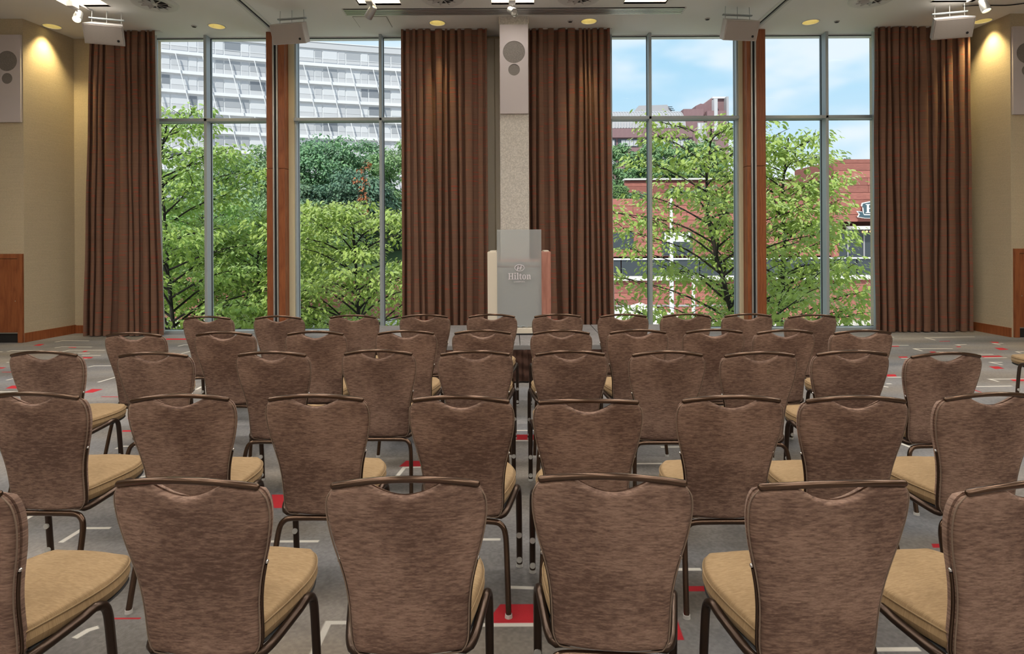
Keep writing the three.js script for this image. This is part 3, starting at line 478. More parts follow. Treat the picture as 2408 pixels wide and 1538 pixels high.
// half width of the back by height share, from the foot (0) to the handle bar (1)
const backHalf = curveOf([[0, 0.154], [0.03, 0.166], [0.08, 0.172], [0.3, 0.177], [0.42, 0.185], [0.54, 0.199], [0.66, 0.215], [0.78, 0.2265], [0.86, 0.230], [0.92, 0.2285], [0.965, 0.222], [0.985, 0.215], [1, 0.204]]);
const BAR_Y = 0.921;
function chairKind(arch, uvShift) {
  const lean = y => 0.09 * Math.pow(clamp((y - 0.36) / 0.56, 0, 1.1), 1.35), bow = x => -0.42 * x * x;
  const barY = x => BAR_Y - arch * x * x;
  const scoop = x => Math.abs(x) < 0.11 ? 0.047 * Math.pow(Math.cos(Math.PI * x / 0.22), 0.95) : 0;
  const yTop = x => barY(x) + 0.004 - scoop(x), yBot = x => 0.368 + 0.32 * x * x;
  const at = dz => (u, v) => { const x = u * backHalf(v), y = mix(yBot(x), yTop(x), v); return [x, y, lean(y) + bow(x) + dz]; };
  const edge = (u, v, q) => Math.min((1 - Math.abs(u)) * backHalf(v), yTop(q[0]) - q[1], q[1] - yBot(q[0]));
  const uvB = q => [q[0] * 1.5 + uvShift, q[1] * 1.5 + uvShift * 0.6];
  const parts = {};
  parts.back_panel = pad(34, 36, at(-0.008), [0, 0.16, 0.987], edge, 0.020, 0.004, 0.022, 2, uvB);
  parts.front_pad = pad(26, 28, at(-0.016), [0, 0.16, 0.987], edge, 0.003, 0.036, 0.03, 2.2, uvB);
  const rim = [];
  for (let k = 22; k >= 0; k--) rim.push(at(0.001)(-1, k / 22)); for (let k = 1; k < 12; k++) rim.push(at(0.001)(-1 + k / 6, 0)); for (let k = 0; k <= 22; k++) rim.push(at(0.001)(1, k / 22));
  parts.piping = tube(rim, 0.0024, 110, 5);  // edge piping that also stands in for the light rim of the back
  const bar = []; for (let k = -8; k <= 8; k++) { const x = k / 8 * 0.203, y = barY(x); bar.push([x, y + 0.010, lean(y) + bow(x) + 0.003]); }
  parts.handle_bar = merge([tube(bar, 0.0098, 30, 10), ...[bar[0], bar[16]].map(b => { const s = new THREE.SphereGeometry(0.0098, 10, 8); s.translate(...b); return s; })]);
  parts.strip = [-1, 1].map(s => { const l = []; for (let k = 0; k <= 14; k++) { const q = at(-0.012)(s, 0.03 + 0.5 * k / 14); l.push([q[0] + s * 0.0015, q[1], q[2]]); } return tube(l, 0.0055, 24, 6); });
  parts.rivet = [-1, 1].map(s => { const q = at(-0.012)(s, 0.545), g = new THREE.SphereGeometry(0.0065, 10, 8); g.translate(q[0] + s * 0.003, q[1], q[2]); return g; });
  return parts;
}
// seat: widest over the front legs, narrower at the front edge and at the back
const seatHalf = curveOf([[0, 0.168], [0.06, 0.176], [0.3, 0.200], [0.55, 0.216], [0.72, 0.212], [0.86, 0.193], [0.95, 0.168], [1, 0.135]]);
const seatAt = (u, v) => { const x = u * seatHalf(v), z = -0.03 - (0.435 - 0.25 * x * x) * v; return [x, 0.425, z]; };
const seatEdge = (u, v) => Math.min((1 - Math.abs(u)) * seatHalf(v), v * 0.43, (1 - v) * 0.43);
const seatGeo = pad(26, 28, seatAt, [0, 1, 0], seatEdge, 0.042, 0.03, 0.024, 2.6, q => [q[0] * 2 + 0.3, q[2] * 2]);
{ const p = seatGeo.attributes.position; for (let i = 0; i < p.count; i++) if (p.getY(i) > 0.44) { const x = p.getX(i), z = p.getZ(i) + 0.23; p.setY(i, p.getY(i) + 0.014 * Math.max(0, 1 - (x * x / 0.04 + z * z / 0.06))); } seatGeo.computeVertexNormals(); }
const seatRim = (y, k) => { const l = []; for (let i = 0; i <= 20; i++) { const q = seatAt(-k, i / 20); l.push([q[0], y, q[2]]); } for (let i = 1; i < 10; i++) { const q = seatAt(-k + 2 * k * i / 10, 1); l.push([q[0], y, q[2]]); } for (let i = 20; i >= 0; i--) { const q = seatAt(k, i / 20); l.push([q[0], y, q[2]]); } return l; };
const chairGeo = {
  seat: seatGeo, seatPiping: tube(seatRim(0.452, 0.985), 0.003, 110, 5),
  seatFrame: (() => { const g = pad(16, 16, (u, v) => { const q = seatAt(u * 0.97, 0.03 + v * 0.93); return [q[0], 0.388, q[2]]; }, [0, 1, 0], seatEdge, 0.01, 0.008, 0.012, 3, q => [q[0], q[2]]); return g; })(),
  frontLeg: [-1, 1].map(s => tube([[s * 0.232, 0.012, -0.30], [s * 0.232, 0.2, -0.285], [s * 0.231, 0.36, -0.268], [s * 0.228, 0.402, -0.255], [s * 0.222, 0.416, -0.225], [s * 0.214, 0.405, -0.18], [s * 0.190, 0.386, -0.06], [s * 0.168, 0.376, -0.02], [s * 0.12, 0.374, -0.035]], 0.0148, 44, 10)),
  rearLeg: [-1, 1].map(s => tube([[s * 0.205, 0.012, 0.10], [s * 0.198, 0.16, 0.062], [s * 0.19, 0.29, 0.026], [s * 0.180, 0.335, 0.016], [s * 0.158, 0.356, 0.01], [s * 0.12, 0.36, 0.006], [s * 0.04, 0.36, 0.004]], 0.0125, 40, 10)),
  cross: tube([[-0.06, 0.36, 0.004], [0, 0.36, 0.004], [0.06, 0.36, 0.004]], 0.0122, 6, 10),
  glideF: [-1, 1].map(s => cyl(0.016, 0.018, 0.014, s * 0.232, 0.007, -0.30, 14)), glideR: [-1, 1].map(s => cyl(0.015, 0.017, 0.014, s * 0.205, 0.007, 0.10, 14)),
  bumpers: [-1, 1].map(s => [0.165, 0.04].map(y => { const g = cyl(0.0135, 0.0135, 0.008, 0, 0, 0, 18).rotateX(Math.PI / 2); g.translate(s * 0.232, y, -0.30 + y * 0.075 + 0.0165); return g; })),
};
const kinds = [chairKind(0.55, 0), chairKind(0.55, 0.37), chairKind(0.6, 0.71), chairKind(0.28, 0.53)];
function makeChair(k) {
  const c = new THREE.Group(), g = kinds[k];
  mesh('piping', g.piping, M.piping, mesh('back_panel', g.back_panel, M.chairBack, c));
  mesh('front_pad', g.front_pad, M.chairBack, c);
  mesh('handle_bar', g.handle_bar, M.bronze, c);
  g.strip.forEach((s, i) => mesh('rivet', g.rivet[i], M.chrome, mesh('side_strip', s, M.bronze, c)));
  mesh('piping', chairGeo.seatPiping, M.seat, mesh('seat', chairGeo.seat, M.seat, c));
  mesh('seat_frame', chairGeo.seatFrame, M.black, c);
  chairGeo.frontLeg.forEach((l, i) => { const m = mesh('leg', l, M.bronzeDark, c); mesh('glide', chairGeo.glideF[i], M.clear, m); chairGeo.bumpers[i].forEach(b => mesh('stacking_bumper', b, M.clear, m)); });
  chairGeo.rearLeg.forEach((l, i) => mesh('glide', chairGeo.glideR[i], M.clear, mesh('leg', l, M.bronze, c)));
  mesh('crossbar', chairGeo.cross, M.bronze, c);
  return c;
}
const protos = kinds.map((_, k) => makeChair(k));
const SEAT = ['next to the aisle', 'second from aisle', 'third from aisle', 'fourth from aisle', 'fifth from aisle', 'sixth from aisle'];
CHAIRS.forEach((row, r) => {
  const split = row.findIndex(c => c[0] > 0);
  row.forEach(([x, z, deg], i) => {
    const flat = r === 3 && i === 4 || r === 4 && i === 4, k = flat ? 3 : (i * 2 + r) % 3;
    const c = protos[k].clone(); c.name = numbered('banquet_chair'); scene.add(c);
    c.position.set(x, 0, z); c.rotation.y = deg * Math.PI / 180;
    const place = i < split ? SEAT[split - 1 - i] + ', white block side' : SEAT[i - split] + ', pub side';
    c.userData = { label: 'brown banquet chair, ' + ORD[r] + ' row from the stage, ' + place, category: 'chair', group: 'banquet chairs in rows' };
  });
});
{ const c = protos[1].clone(); c.name = numbered('banquet_chair'); scene.add(c); c.position.set(5.02, 0, -5.36); c.userData = { label: 'lone banquet chair past the row ends, only leg and seat corner showing', category: 'chair', group: 'banquet chairs in rows' }; }

// ---------------------------------------------------------------- outside
const GY = -4.5;
M.paving = std({ map: dataTexture(256, 256, (u, v) => { const k = 0.78 + 0.15 * (tileNoise(u, v, 16, 16, 141, 4) - 0.5); return [k, k * 0.98, k * 0.95]; }), roughness: 0.95 });
M.stone = [0, 1, 2].map(q => std({ map: dataTexture(256, 256, (u, v) => { const k = 0.93 + 0.07 * q + 0.22 * (tileNoise(u, v, 4, 24, 151 + q, 4) - 0.5) + 0.12 * (tileNoise(u, v, 64, 64, 153 + q, 2) - 0.5); return [0.585 * k, 0.37 * k, 0.335 * k]; }), roughness: 0.95 }));
M.coping = std({ color: rgb(0.62, 0.60, 0.58), roughness: 0.8 });
M.facade = std({ color: rgb(0.63, 0.63, 0.65), roughness: 0.6 });
M.facadePanel = std({ color: rgb(0.45, 0.45, 0.475), roughness: 0.5 });
M.facadeGlass = [[0.56, 0.56, 0.585], [0.45, 0.45, 0.475], [0.33, 0.335, 0.36], [0.20, 0.21, 0.235]].map(c => std({ color: rgb(...c), roughness: 0.3, metalness: 0.1 }));
M.darkGlass = std({ color: rgb(0.05, 0.06, 0.07), roughness: 0.15, metalness: 0.2 });
M.pink = std({ map: dataTexture(256, 256, (u, v) => { const k = 0.92 + 0.16 * (tileNoise(u, v, 24, 3, 161, 3) - 0.5); return [0.535 * k, 0.42 * k, 0.435 * k]; }), roughness: 0.9 });
M.leadRoof = std({ color: rgb(0.36, 0.35, 0.37), roughness: 0.55, metalness: 0.2 });
M.postWhite = std({ color: rgb(0.7, 0.72, 0.74), roughness: 0.4 });
M.canvasWhite = std({ color: rgb(0.70, 0.66, 0.62), roughness: 0.9 });
M.bark = std({ map: dataTexture(128, 256, (u, v) => { const k = 0.6 + 0.8 * (tileNoise(u, v, 12, 6, 171, 4) - 0.4); return [0.20 * k, 0.17 * k, 0.14 * k]; }), roughness: 0.95 });
structure(mesh('ground', boxAt(-90, 90, GY - 0.3, GY, -150, -11.5), M.paving), 'pale paving below the windows');
function stoneWall(o, x0, x1, y0, y1, z, depth, course, block, seed) {   // coursed red sandstone, each block a piece with its own joint
  const r = rng(seed); let n = 0;
  mesh('mortar_core', boxAt(x0 + 0.02, x1 - 0.02, y0, y1 - 0.02, z - depth, z - 0.03), M.stone[0], o);
  for (let y = y0; y < y1 - 0.05; y += course) {
    const h = Math.min(course, y1 - y) - 0.03; let x = x0;
    while (x < x1 - 0.05) { const w = Math.min(block * (0.8 + 0.5 * r()), x1 - x), b = boxAt(x + 0.015, x + w - 0.015, y, y + h, z - 0.2, z + 0.02 * r()); mesh('stone_block', b, M.stone[(r() * 3) | 0], o); x += w; n++; }
  }
  return n;
}
// the red building along the street, with glazed gallery
// bearings read off the photograph, turned into metres at a surveyed distance d
const PX = (px, d) => (px - 1204) * d / 1400, PY = (py, d) => 1.6 - (py - 566) * d / 1400;
{
  const b = tag(group('red_building'), 'red sandstone building with dark glazed gallery behind the young trees', 'building');
  const z = -45, d = 45;
  stoneWall(b, PX(1400, d), PX(1955, d), 0.35, 4.75, z, 1.5, 0.55, 3.2, 401);
  stoneWall(b, PX(1955, d), PX(2330, d), 2.9, 7.6, z + 0.3, 2, 0.55, 3.2, 402);
  stoneWall(b, PX(1400, d), PX(2330, d), -3.4, -1.45, z, 2, 0.5, 3.6, 403);
  mesh('rear_mass', boxAt(PX(1400, d), PX(2330, d), GY, 4.4, z - 6, z - 1.6), M.stone[1], b);
  mesh('upper_mass', boxAt(PX(1955, d) + 0.1, PX(2330, d), 2.9, 7.5, z - 6, z - 1.6), M.stone[1], b);
  mesh('gallery_floor', boxAt(PX(1400, d), PX(2330, d), -1.45, -1.12, z - 1.6, z + 0.3), M.coping, b);
  for (let k = 0; k < 15; k++) { const a = PX(1400, d) + k * 1.98; mesh('gallery_pane', boxAt(a, a + 1.9, -1.1, 0.1, z - 0.1, z), M.darkGlass, b); }
  mesh('gallery_rail', boxAt(PX(1400, d), PX(2330, d), 0.1, 0.22, z - 0.1, z + 0.1), M.postWhite, b);
  const w = mesh('shop_window', boxAt(PX(1556, d), PX(1628, d), 0.4, 2.2, z - 0.05, z + 0.06), M.darkGlass, b);
  mesh('blind', boxAt(PX(1562, d), PX(1622, d), 1.45, 2.15, z + 0.06, z + 0.1), M.postWhite, w); mesh('pane', boxAt(PX(1562, d), PX(1622, d), 0.5, 1.35, z + 0.06, z + 0.09), M.darkGlass, w);
  mesh('opening', boxAt(PX(1440, d), PX(1490, d), 0.9, 2.2, z - 0.05, z + 0.03), M.darkGlass, b);
  const p = mesh('terrace_opening', boxAt(PX(1965, d), PX(2200, d), 0.25, 2.3, z - 0.4, z + 0.1), M.darkGlass, b);
  for (let k = 0; k < 5; k++) mesh('opening_post', boxAt(PX(1990 + 38 * k, d), PX(1992.5 + 38 * k, d), 0.25, 2.3, z + 0.1, z + 0.16), M.leadRoof, p);
  mesh('canopy', boxAt(PX(1990, d), PX(2250, d), 2.3, 2.55, z, z + 0.9), M.coping, b);
  mesh('side_pier', boxAt(PX(1955, d), PX(1968, d), 0.25, 2.9, z - 1.5, z + 0.3), M.stone[2], b);
  mesh('plinth', boxAt(PX(1560, d), PX(2330, d), GY, -3.4, z - 1.5, z + 0.05), M.stone[2], b);
  mesh('string_course', boxAt(PX(1400, d), PX(1800, d), -3.42, -3.3, z, z + 0.12), M.leadRoof, b);
  // festoon bulbs under the canopy
  M.festoon = std({ color: 0x000000, emissive: rgb(1, 0.55, 0.25), emissiveIntensity: 1.6 });
  for (let k = 0; k < 9; k++) { const s = new THREE.SphereGeometry(0.08, 8, 6); s.translate(PX(2022 + k * 9, d), 2.12 + 0.03 * Math.sin(k), z + 0.4); mesh('festoon_bulb', s, M.festoon, b); }
}
{
  // the pub sign on the red wall: a dark shield with white edge, letter B and ribbon
  const s = tag(group('pub_sign'), 'dark green and white pub sign with letter B, cut off by curtain', 'sign'); s.position.set(PX(2046, 44.2), PY(497, 44.2), -44.4);
  const shape = pts => new THREE.Shape(pts.map(p => new THREE.Vector2(...p)));
  const ext = (sh, dep, z) => { const g = new THREE.ExtrudeGeometry(sh, { depth: dep, bevelEnabled: false }); g.translate(0, 0, z); return uvMetres(g); };
  M.signDark = std({ color: rgb(0.045, 0.085, 0.11), roughness: 0.5 }); M.signWhite = std({ color: rgb(0.78, 0.78, 0.76), roughness: 0.5 });
  const o = [[-0.42, -0.38], [-0.46, 0.2], [-0.56, 0.28], [-0.5, 0.5], [-0.2, 0.56], [0.1, 0.62], [1.5, 0.62], [1.5, -0.42]], inn = o.map(([x, y]) => [x < 1 ? x + 0.06 : x, y > 0 ? y - 0.06 : y + 0.06]);
  mesh('shield_edge', ext(shape(o), 0.06, 0), M.signWhite, s); mesh('shield', ext(shape(inn), 0.03, 0.06), M.signDark, s);
  const rib = [[-0.95, -0.10], [-0.55, -0.14], [-0.45, -0.36], [1.5, -0.40], [1.5, -0.70], [-0.3, -0.66], [-0.88, -0.56], [-0.76, -0.34]], rin = [[-0.85, -0.15], [-0.5, -0.19], [-0.40, -0.41], [1.5, -0.45], [1.5, -0.65], [-0.3, -0.61], [-0.80, -0.52], [-0.68, -0.33]];
  mesh('ribbon_edge', ext(shape(rib), 0.06, 0.05), M.signWhite, s); mesh('ribbon', ext(shape(rin), 0.03, 0.11), M.signDark, s);
  const f = await new FontLoader().loadAsync('fonts/droid/droid_serif_bold.typeface.json'), g = new TextGeometry('B', { font: f, size: 0.66, depth: 0.04, curveSegments: 8, bevelEnabled: false }); g.translate(-0.28, -0.26, 0.09); mesh('letter', g, M.signWhite, s);
}
{
  const t = tag(group('terrace_wall'), 'red terrace wall with pale coping behind planted beds', 'wall'), d = 60, z = -60;
  stoneWall(t, PX(1470, d), PX(1960, d), 4.0, 7.6, z, 0.6, 0.6, 3.4, 411);
  mesh('coping', boxAt(PX(1468, d), PX(1960, d), 7.62, 7.8, z - 0.7, z + 0.25), M.coping, t);
  structure(mesh('ground_terrace', boxAt(PX(1380, 47), PX(1960, 47), GY, 4.66, -59.4, -47.2), M.bark), 'planted terrace bed');
}
{
  const w = tag(group('low_red_wall'), 'low red sandstone wall behind the trees below the apartment block', 'wall'), d = 40;
  stoneWall(w, PX(380, d), PX(985, d), -3.6, -0.75, -d, 0.6, 0.57, 3.4, 421);
  mesh('footing', boxAt(PX(380, d), PX(985, d), GY, -3.6, -d - 0.6, -d + 0.1), M.coping, w);
}
{
  // earth bank carrying the dark trees
  const s = new THREE.Shape([[-41, -4.5], [-41, -0.5], [-46, 0.8], [-70, 3.5], [-70, -4.5]].map(p => new THREE.Vector2(...p)));
  const g = new THREE.ExtrudeGeometry(s, { depth: 40, bevelEnabled: false }).rotateY(-Math.PI / 2); 
  const q = g.attributes.position; for (let i = 0; i < q.count; i++) { const x = q.getX(i), z = q.getZ(i); q.setXYZ(i, -38 + Math.abs(x) * 0.95, q.getY(i), -Math.abs(z)); }
  g.computeVertexNormals(); structure(mesh('hill', g, std({ color: rgb(0.06, 0.10, 0.03), roughness: 1, side: THREE.DoubleSide })), 'planted bank below the apartment block');
}
{
  const l = tag(group('lamp_post'), 'slim white lamp post before the red building', 'lamp post'); l.position.set(PX(1579, 30), GY, -30);
  mesh('pole', cyl(0.07, 0.13, 8.1, 0, 4.05, 0, 16), M.postWhite, l); mesh('base_collar', cyl(0.2, 0.22, 1.0, 0, 0.5, 0, 16), M.postWhite, l); mesh('top_cap', cyl(0.02, 0.08, 0.12, 0, 8.15, 0, 16), M.postWhite, l);
  const k = tag(group('banner_post'), 'short white bollard post between trees before red building', 'post'); k.position.set(PX(1630, 32), GY, -32);
  mesh('pole', cyl(0.08, 0.1, 3.8, 0, 1.9, 0, 14), M.postWhite, k); mesh('top_cap', new THREE.SphereGeometry(0.09, 12, 8).translate(0, 3.8, 0), M.postWhite, k);
  const a = tag(group('awning'), 'cream market awning at street level below red wall', 'awning'), d = 41;
  const roof = new THREE.ConeGeometry(2.7, 0.9, 4, 1).rotateY(Math.PI / 4); roof.scale(1.25, 1, 0.7); roof.translate(PX(1505, d), -3.15, -d); mesh('roof', uvMetres(roof), M.canvasWhite, a);
  mesh('valance', boxAt(PX(1505, d) - 2.35, PX(1505, d) + 2.35, -4.1, -3.6, -d - 1.3, -d + 1.3), M.canvasWhite, a);
  for (const sx of [-2.3, 2.3]) for (const sz of [-1.25, 1.25]) mesh('leg', cyl(0.04, 0.04, 0.9, PX(1505, d) + sx, GY + 0.45, -d + sz, 8), M.postWhite, a);
}
// white apartment block, a shallow crescent
{
  const b = tag(group('apartment_block'), 'tall white apartment block with rows of windows and slanted struts', 'building');
  const A = [-64, -89], C = [-40, -100.5], B = [-12, -106];
  const path = t => [(1 - t) ** 2 * A[0] + 2 * t * (1 - t) * C[0] + t * t * B[0], (1 - t) ** 2 * A[1] + 2 * t * (1 - t) * C[1] + t * t * B[1]];
  const N = 400, acc = [0]; for (let k = 1; k <= N; k++) { const p = path((k - 1) / N), q = path(k / N); acc.push(acc[k - 1] + Math.hypot(q[0] - p[0], q[1] - p[1])); }
  const LEN = acc[N], along = s => { let k = 1; while (k < N && acc[k] < s) k++; return path((k - 1 + (s - acc[k - 1]) / (acc[k] - acc[k - 1])) / N); };
  const BAY = 3.8, bays = Math.floor(LEN / BAY), FH = 3.05, ROOF = 35.3, floors = 9;
  const place = (m, s, y, out = 0) => { const p = along(s - 0.3), q = along(s + 0.3), a = Math.atan2(-(q[1] - p[1]), q[0] - p[0]), c = along(s), nx = -Math.sin(a) * -1, nz = Math.cos(a); m.position.set(c[0] + Math.sin(a) * out, y, c[1] + Math.cos(a) * out); m.rotation.y = a; return m; };
  const ribbon = (y0, y1, out, dep) => { const P = [], I = []; let n = 0; for (let k = 0; k <= 48; k++) { const s = LEN * k / 48, p = along(Math.max(0, s - 0.3)), q = along(Math.min(LEN, s + 0.3)), l = Math.hypot(q[0] - p[0], q[1] - p[1]), nx = -(q[1] - p[1]) / l, nz = (q[0] - p[0]) / l, c = along(s); for (const [o, y] of [[out, y0], [out, y1], [out - dep, y1], [out - dep, y0]]) P.push(c[0] + nx * o, y, c[1] + nz * o); if (k) for (let e = 0; e < 4; e++) { const f = (e + 1) % 4, a = n - 4 + e, bb = n - 4 + f, cc = n + e, dd = n + f; I.push(a, cc, dd, a, dd, bb); } n += 4; } const g = new THREE.BufferGeometry(); g.setAttribute('position', new THREE.Float32BufferAttribute(P, 3)); g.setIndex(I); const h = g.toNonIndexed(); h.computeVertexNormals(); return uvMetres(h); };
  mesh('wall', ribbon(GY, ROOF - 1.0, 0, 8), M.facade, b);
  mesh('parapet', ribbon(ROOF - 1.0, ROOF, 0.3, 8), M.facadePanel, b); mesh('parapet_cap', ribbon(ROOF, ROOF + 0.12, 0.4, 8.2), M.facade, b);
  const r = rng(500), gw = new THREE.BoxGeometry(2.32, 1.42, 0.1), gn = new THREE.BoxGeometry(1.1, 1.42, 0.1), sw = new THREE.BoxGeometry(2.32, 0.8, 0.1), sn = new THREE.BoxGeometry(1.1, 0.8, 0.1), rail = new THREE.BoxGeometry(BAY, 0.06, 0.06);
  for (let f = 0; f < floors; f++) {
    const y = ROOF - 1.0 - (f + 1) * FH;
    mesh('floor_band', ribbon(y, y + 0.5, 0.55, 0.6), M.facade, b);
    for (let k = 0; k < bays; k++) {
      const s0 = k * BAY, pick = () => { const q = r(); return M.facadeGlass[q < 0.42 ? 0 : q < 0.7 ? 1 : q < 0.9 ? 2 : 3]; };
      place(mesh('window', gw, pick(), b), s0 + 1.26, y + 2.08, 0.03); place(mesh('window', gn, pick(), b), s0 + 3.15, y + 2.08, 0.03);
      place(mesh('spandrel', sw, M.facadePanel, b), s0 + 1.26, y + 0.93, 0.03); place(mesh('spandrel', sn, M.facadePanel, b), s0 + 3.15, y + 0.93, 0.03);
      if (f === 0) place(mesh('balcony_rail', rail, M.facade, b), s0 + BAY / 2, y + 1.35, 0.5);
    }
  }
  const strutLen = 3 * FH, sg = new THREE.BoxGeometry(0.12, Math.hypot(strutLen, 2.2), 0.2).rotateZ(Math.atan2(2.2, strutLen));
  for (let t = 0; t < 3; t++) for (let k = 0; k < bays; k++) place(mesh('strut', sg, M.facade, b), Math.min(LEN - 0.4, k * BAY + 1.9), ROOF - 1.0 - FH - t * strutLen - strutLen / 2, 0.7);
}
// pink stone court building with lead roofs, far off
{
  const b = tag(group('court_building'), 'pink stone building with grey lead roofs beyond the terrace', 'building'), d = 130, z = -130, x = p => PX(p, d), y = p => PY(p, d);
  mesh('wall', boxAt(x(1380), x(1622), GY, y(304), z - 14, z), M.pink, b);
  const roof = new THREE.ExtrudeGeometry(new THREE.Shape([[0.6, y(304)], [0.2, y(285)], [-2.2, y(262)], [-6, y(250)], [-14, y(250)], [-14, y(304)]].map(p => new THREE.Vector2(...p))), { depth: x(1612) - x(1380), bevelEnabled: false }).rotateY(-Math.PI / 2);
  { const p = roof.attributes.position; for (let i = 0; i < p.count; i++) { const a = p.getX(i), c = p.getZ(i); p.setXYZ(i, x(1380) + Math.abs(a), p.getY(i), z + c); } roof.computeVertexNormals(); }
  M.leadRoof2 = M.leadRoof.clone(); M.leadRoof2.side = THREE.DoubleSide; mesh('lead_roof', roof, M.leadRoof2, b);
  for (let k = 0; k < 26; k++) { const a = x(1446 + k * 6.6), t = tube([[a, y(303), z + 0.7], [a, y(285), z + 0.3], [a, y(262), z - 2.1], [a, y(250.5), z - 5.9]], 0.09, 8, 4); mesh('roof_seam', t, M.facadePanel, b); }
  const lan = new THREE.ExtrudeGeometry(new THREE.Shape([[x(1506), y(252)], [x(1520), y(233)], [x(1590), y(231)], [x(1607), y(252)]].map(p => new THREE.Vector2(...p))), { depth: 6, bevelEnabled: false }); lan.translate(0, 0, z - 13); mesh('roof_lantern', uvMetres(lan), M.leadRoof, b);
  for (let k = 0; k < 4; k++) mesh('louvre', boxAt(x(1592 + k * 3), x(1602 + k * 3), y(238 + k * 4.2), y(236.5 + k * 4.2), z - 6.8, z - 6.6), M.darkGlass, b);
  mesh('fascia', boxAt(x(1380), x(1626), y(326), y(305), z - 0.1, z + 0.8), M.pink, b);
  for (const row of [[328, 347], [370, 389]]) for (const [p, q] of [[1415, 1450], [1459, 1504], [1516, 1568], [1580, 1622]]) { const w = mesh('window', boxAt(x(p - 5), x(q), y(row[1]), y(row[0]), z - 0.1, z + 0.12), M.darkGlass, b); for (let k = 0; k < 4; k++) { const a = p + 3 + k * (q - p - 6) / 4; mesh('pane', boxAt(x(a), x(a + (q - p - 6) / 4 - 1), y(row[1] - 2), y(row[0] + 3), z + 0.12, z + 0.2), M.facadeGlass[1], w); } }
  mesh('link_block', boxAt(x(1612), x(1660), GY, y(256), z - 12, z - 1), M.pink, b);
  const lb = mesh('recess', boxAt(x(1644), x(1666), y(345), y(289), z - 1, z - 0.7), M.leadRoof, b); for (let k = 0; k < 3; k++) mesh('pane', boxAt(x(1645.5 + k * 7), x(1651 + k * 7), y(305), y(291), z - 0.7, z - 0.6), M.facadeGlass[k], lb);
  const tw = new THREE.ExtrudeGeometry(new THREE.Shape([[x(1645), GY], [x(1645), y(246)], [x(1656), y(241)], [x(1664), y(242)], [x(1682), y(228)], [x(1690), y(231)], [x(1716), y(227)], [x(1716), GY]].map(p => new THREE.Vector2(...p))), { depth: 12, bevelEnabled: false }); tw.translate(0, 0, z - 14); mesh('tower', uvMetres(tw), M.pink, b);
  mesh('tower_front', boxAt(x(1666), x(1716), GY, y(262), z - 2, z - 0.4), M.pink, b);
  mesh('tower_slit', boxAt(x(1682), x(1690), y(330), y(234), z - 1.9, z - 0.2), M.facadePanel, b);
  mesh('tower_slit', boxAt(x(1711), x(1716), y(300), y(229), z - 1.9, z - 0.2), M.leadRoof, b);
  mesh('tower_cap', boxAt(x(1683), x(1717), y(230), y(226), z - 14, z - 1.5), M.facade, b);
}

// ---------------------------------------------------------------- trees
const leafGeo = (() => {            // a pointed leaf, folded along its midrib, tip drooping along +z
  const g = new THREE.BufferGeometry(), L = [[0, 0, 0], [0.24, 0.03, 0.3], [0, 0, 0.35], [-0.24, 0.03, 0.3], [0.2, -0.02, 0.68], [0, -0.06, 0.68], [-0.2, -0.02, 0.68], [0, -0.16, 1]];
  g.setAttribute('position', new THREE.Float32BufferAttribute(L.flat(), 3)); g.setIndex([0, 2, 1, 0, 3, 2, 1, 2, 5, 1, 5, 4, 2, 3, 6, 2, 6, 5, 4, 5, 7, 5, 6, 7]); g.computeVertexNormals(); return g;
})();
const leafMat = (r, g, b, t = 0.45) => phys({ color: rgb(r, g, b), roughness: 0.9, transmission: t, thickness: 0, side: THREE.DoubleSide });
M.leafYoung = leafMat(0.385, 0.51, 0.105, 0.5); M.leafMid = leafMat(0.26, 0.38, 0.16, 0.4); M.leafDark = leafMat(0.12, 0.21, 0.12, 0.3); M.leafRust = leafMat(0.42, 0.13, 0.04, 0.3);
function foliage(r, clumps, per, size, flat, tone) {   // matrices and colours of the leaves around the clump centres
  const mats = [], cols = [], q = new THREE.Quaternion(), e = new THREE.Euler(), s = V(1, 1, 1), p = V(0, 0, 0);
  for (const c of clumps) {
    const warm = 0.8 + 0.45 * r();
    for (let k = 0; k < per; k++) {
      const a = r() * 6.283, d = Math.sqrt(r()) * c.r, h = (r() - 0.5) * 2 * c.r * flat - 0.22 * d * d / c.r;
      p.set(c.x + Math.cos(a) * d, c.y + h, c.z + Math.sin(a) * d);
      e.set(0.25 + 0.9 * (r() - 0.25), -a + Math.PI / 2 + (r() - 0.5) * 1.6, (r() - 0.5) * 1.3, 'YXZ'); q.setFromEuler(e);
      const z = size * (0.65 + 0.7 * r()); s.set(z, z, z);
      mats.push(new THREE.Matrix4().compose(p.clone(), q.clone(), s.clone()));
      const w = warm * (0.8 + 0.4 * r()); cols.push(rgb(Math.min(1, w * tone[0]), Math.min(1, w * tone[1]), Math.min(1, w * tone[2])));
    }
  }
  return { mats, cols };
}
function addLeaves(t, r, clumps, per, size, flat, mat, singles, tone = [1, 1, 1]) {
  const { mats, cols } = foliage(r, clumps, per, size, flat, tone);
  const order = mats.map((m, i) => [m.elements[14], i]).sort((a, b) => b[0] - a[0]), single = new Set();
  if (singles) { const step = Math.max(1, Math.floor(order.length * 0.35 / singles)); for (let k = 0; k < singles; k++) single.add(order[k * step][1]); }
  const inst = new THREE.InstancedMesh(leafGeo, mat, mats.length - single.size); inst.name = 'foliage'; inst.userData.kind = 'stuff'; inst.castShadow = inst.receiveShadow = true; let n = 0;
  mats.forEach((m, i) => { if (single.has(i)) { const l = mesh('leaf', leafGeo, mat, t); l.applyMatrix4(m); } else { inst.setMatrixAt(n, m); inst.setColorAt(n++, cols[i]); } });
  t.add(inst);
}
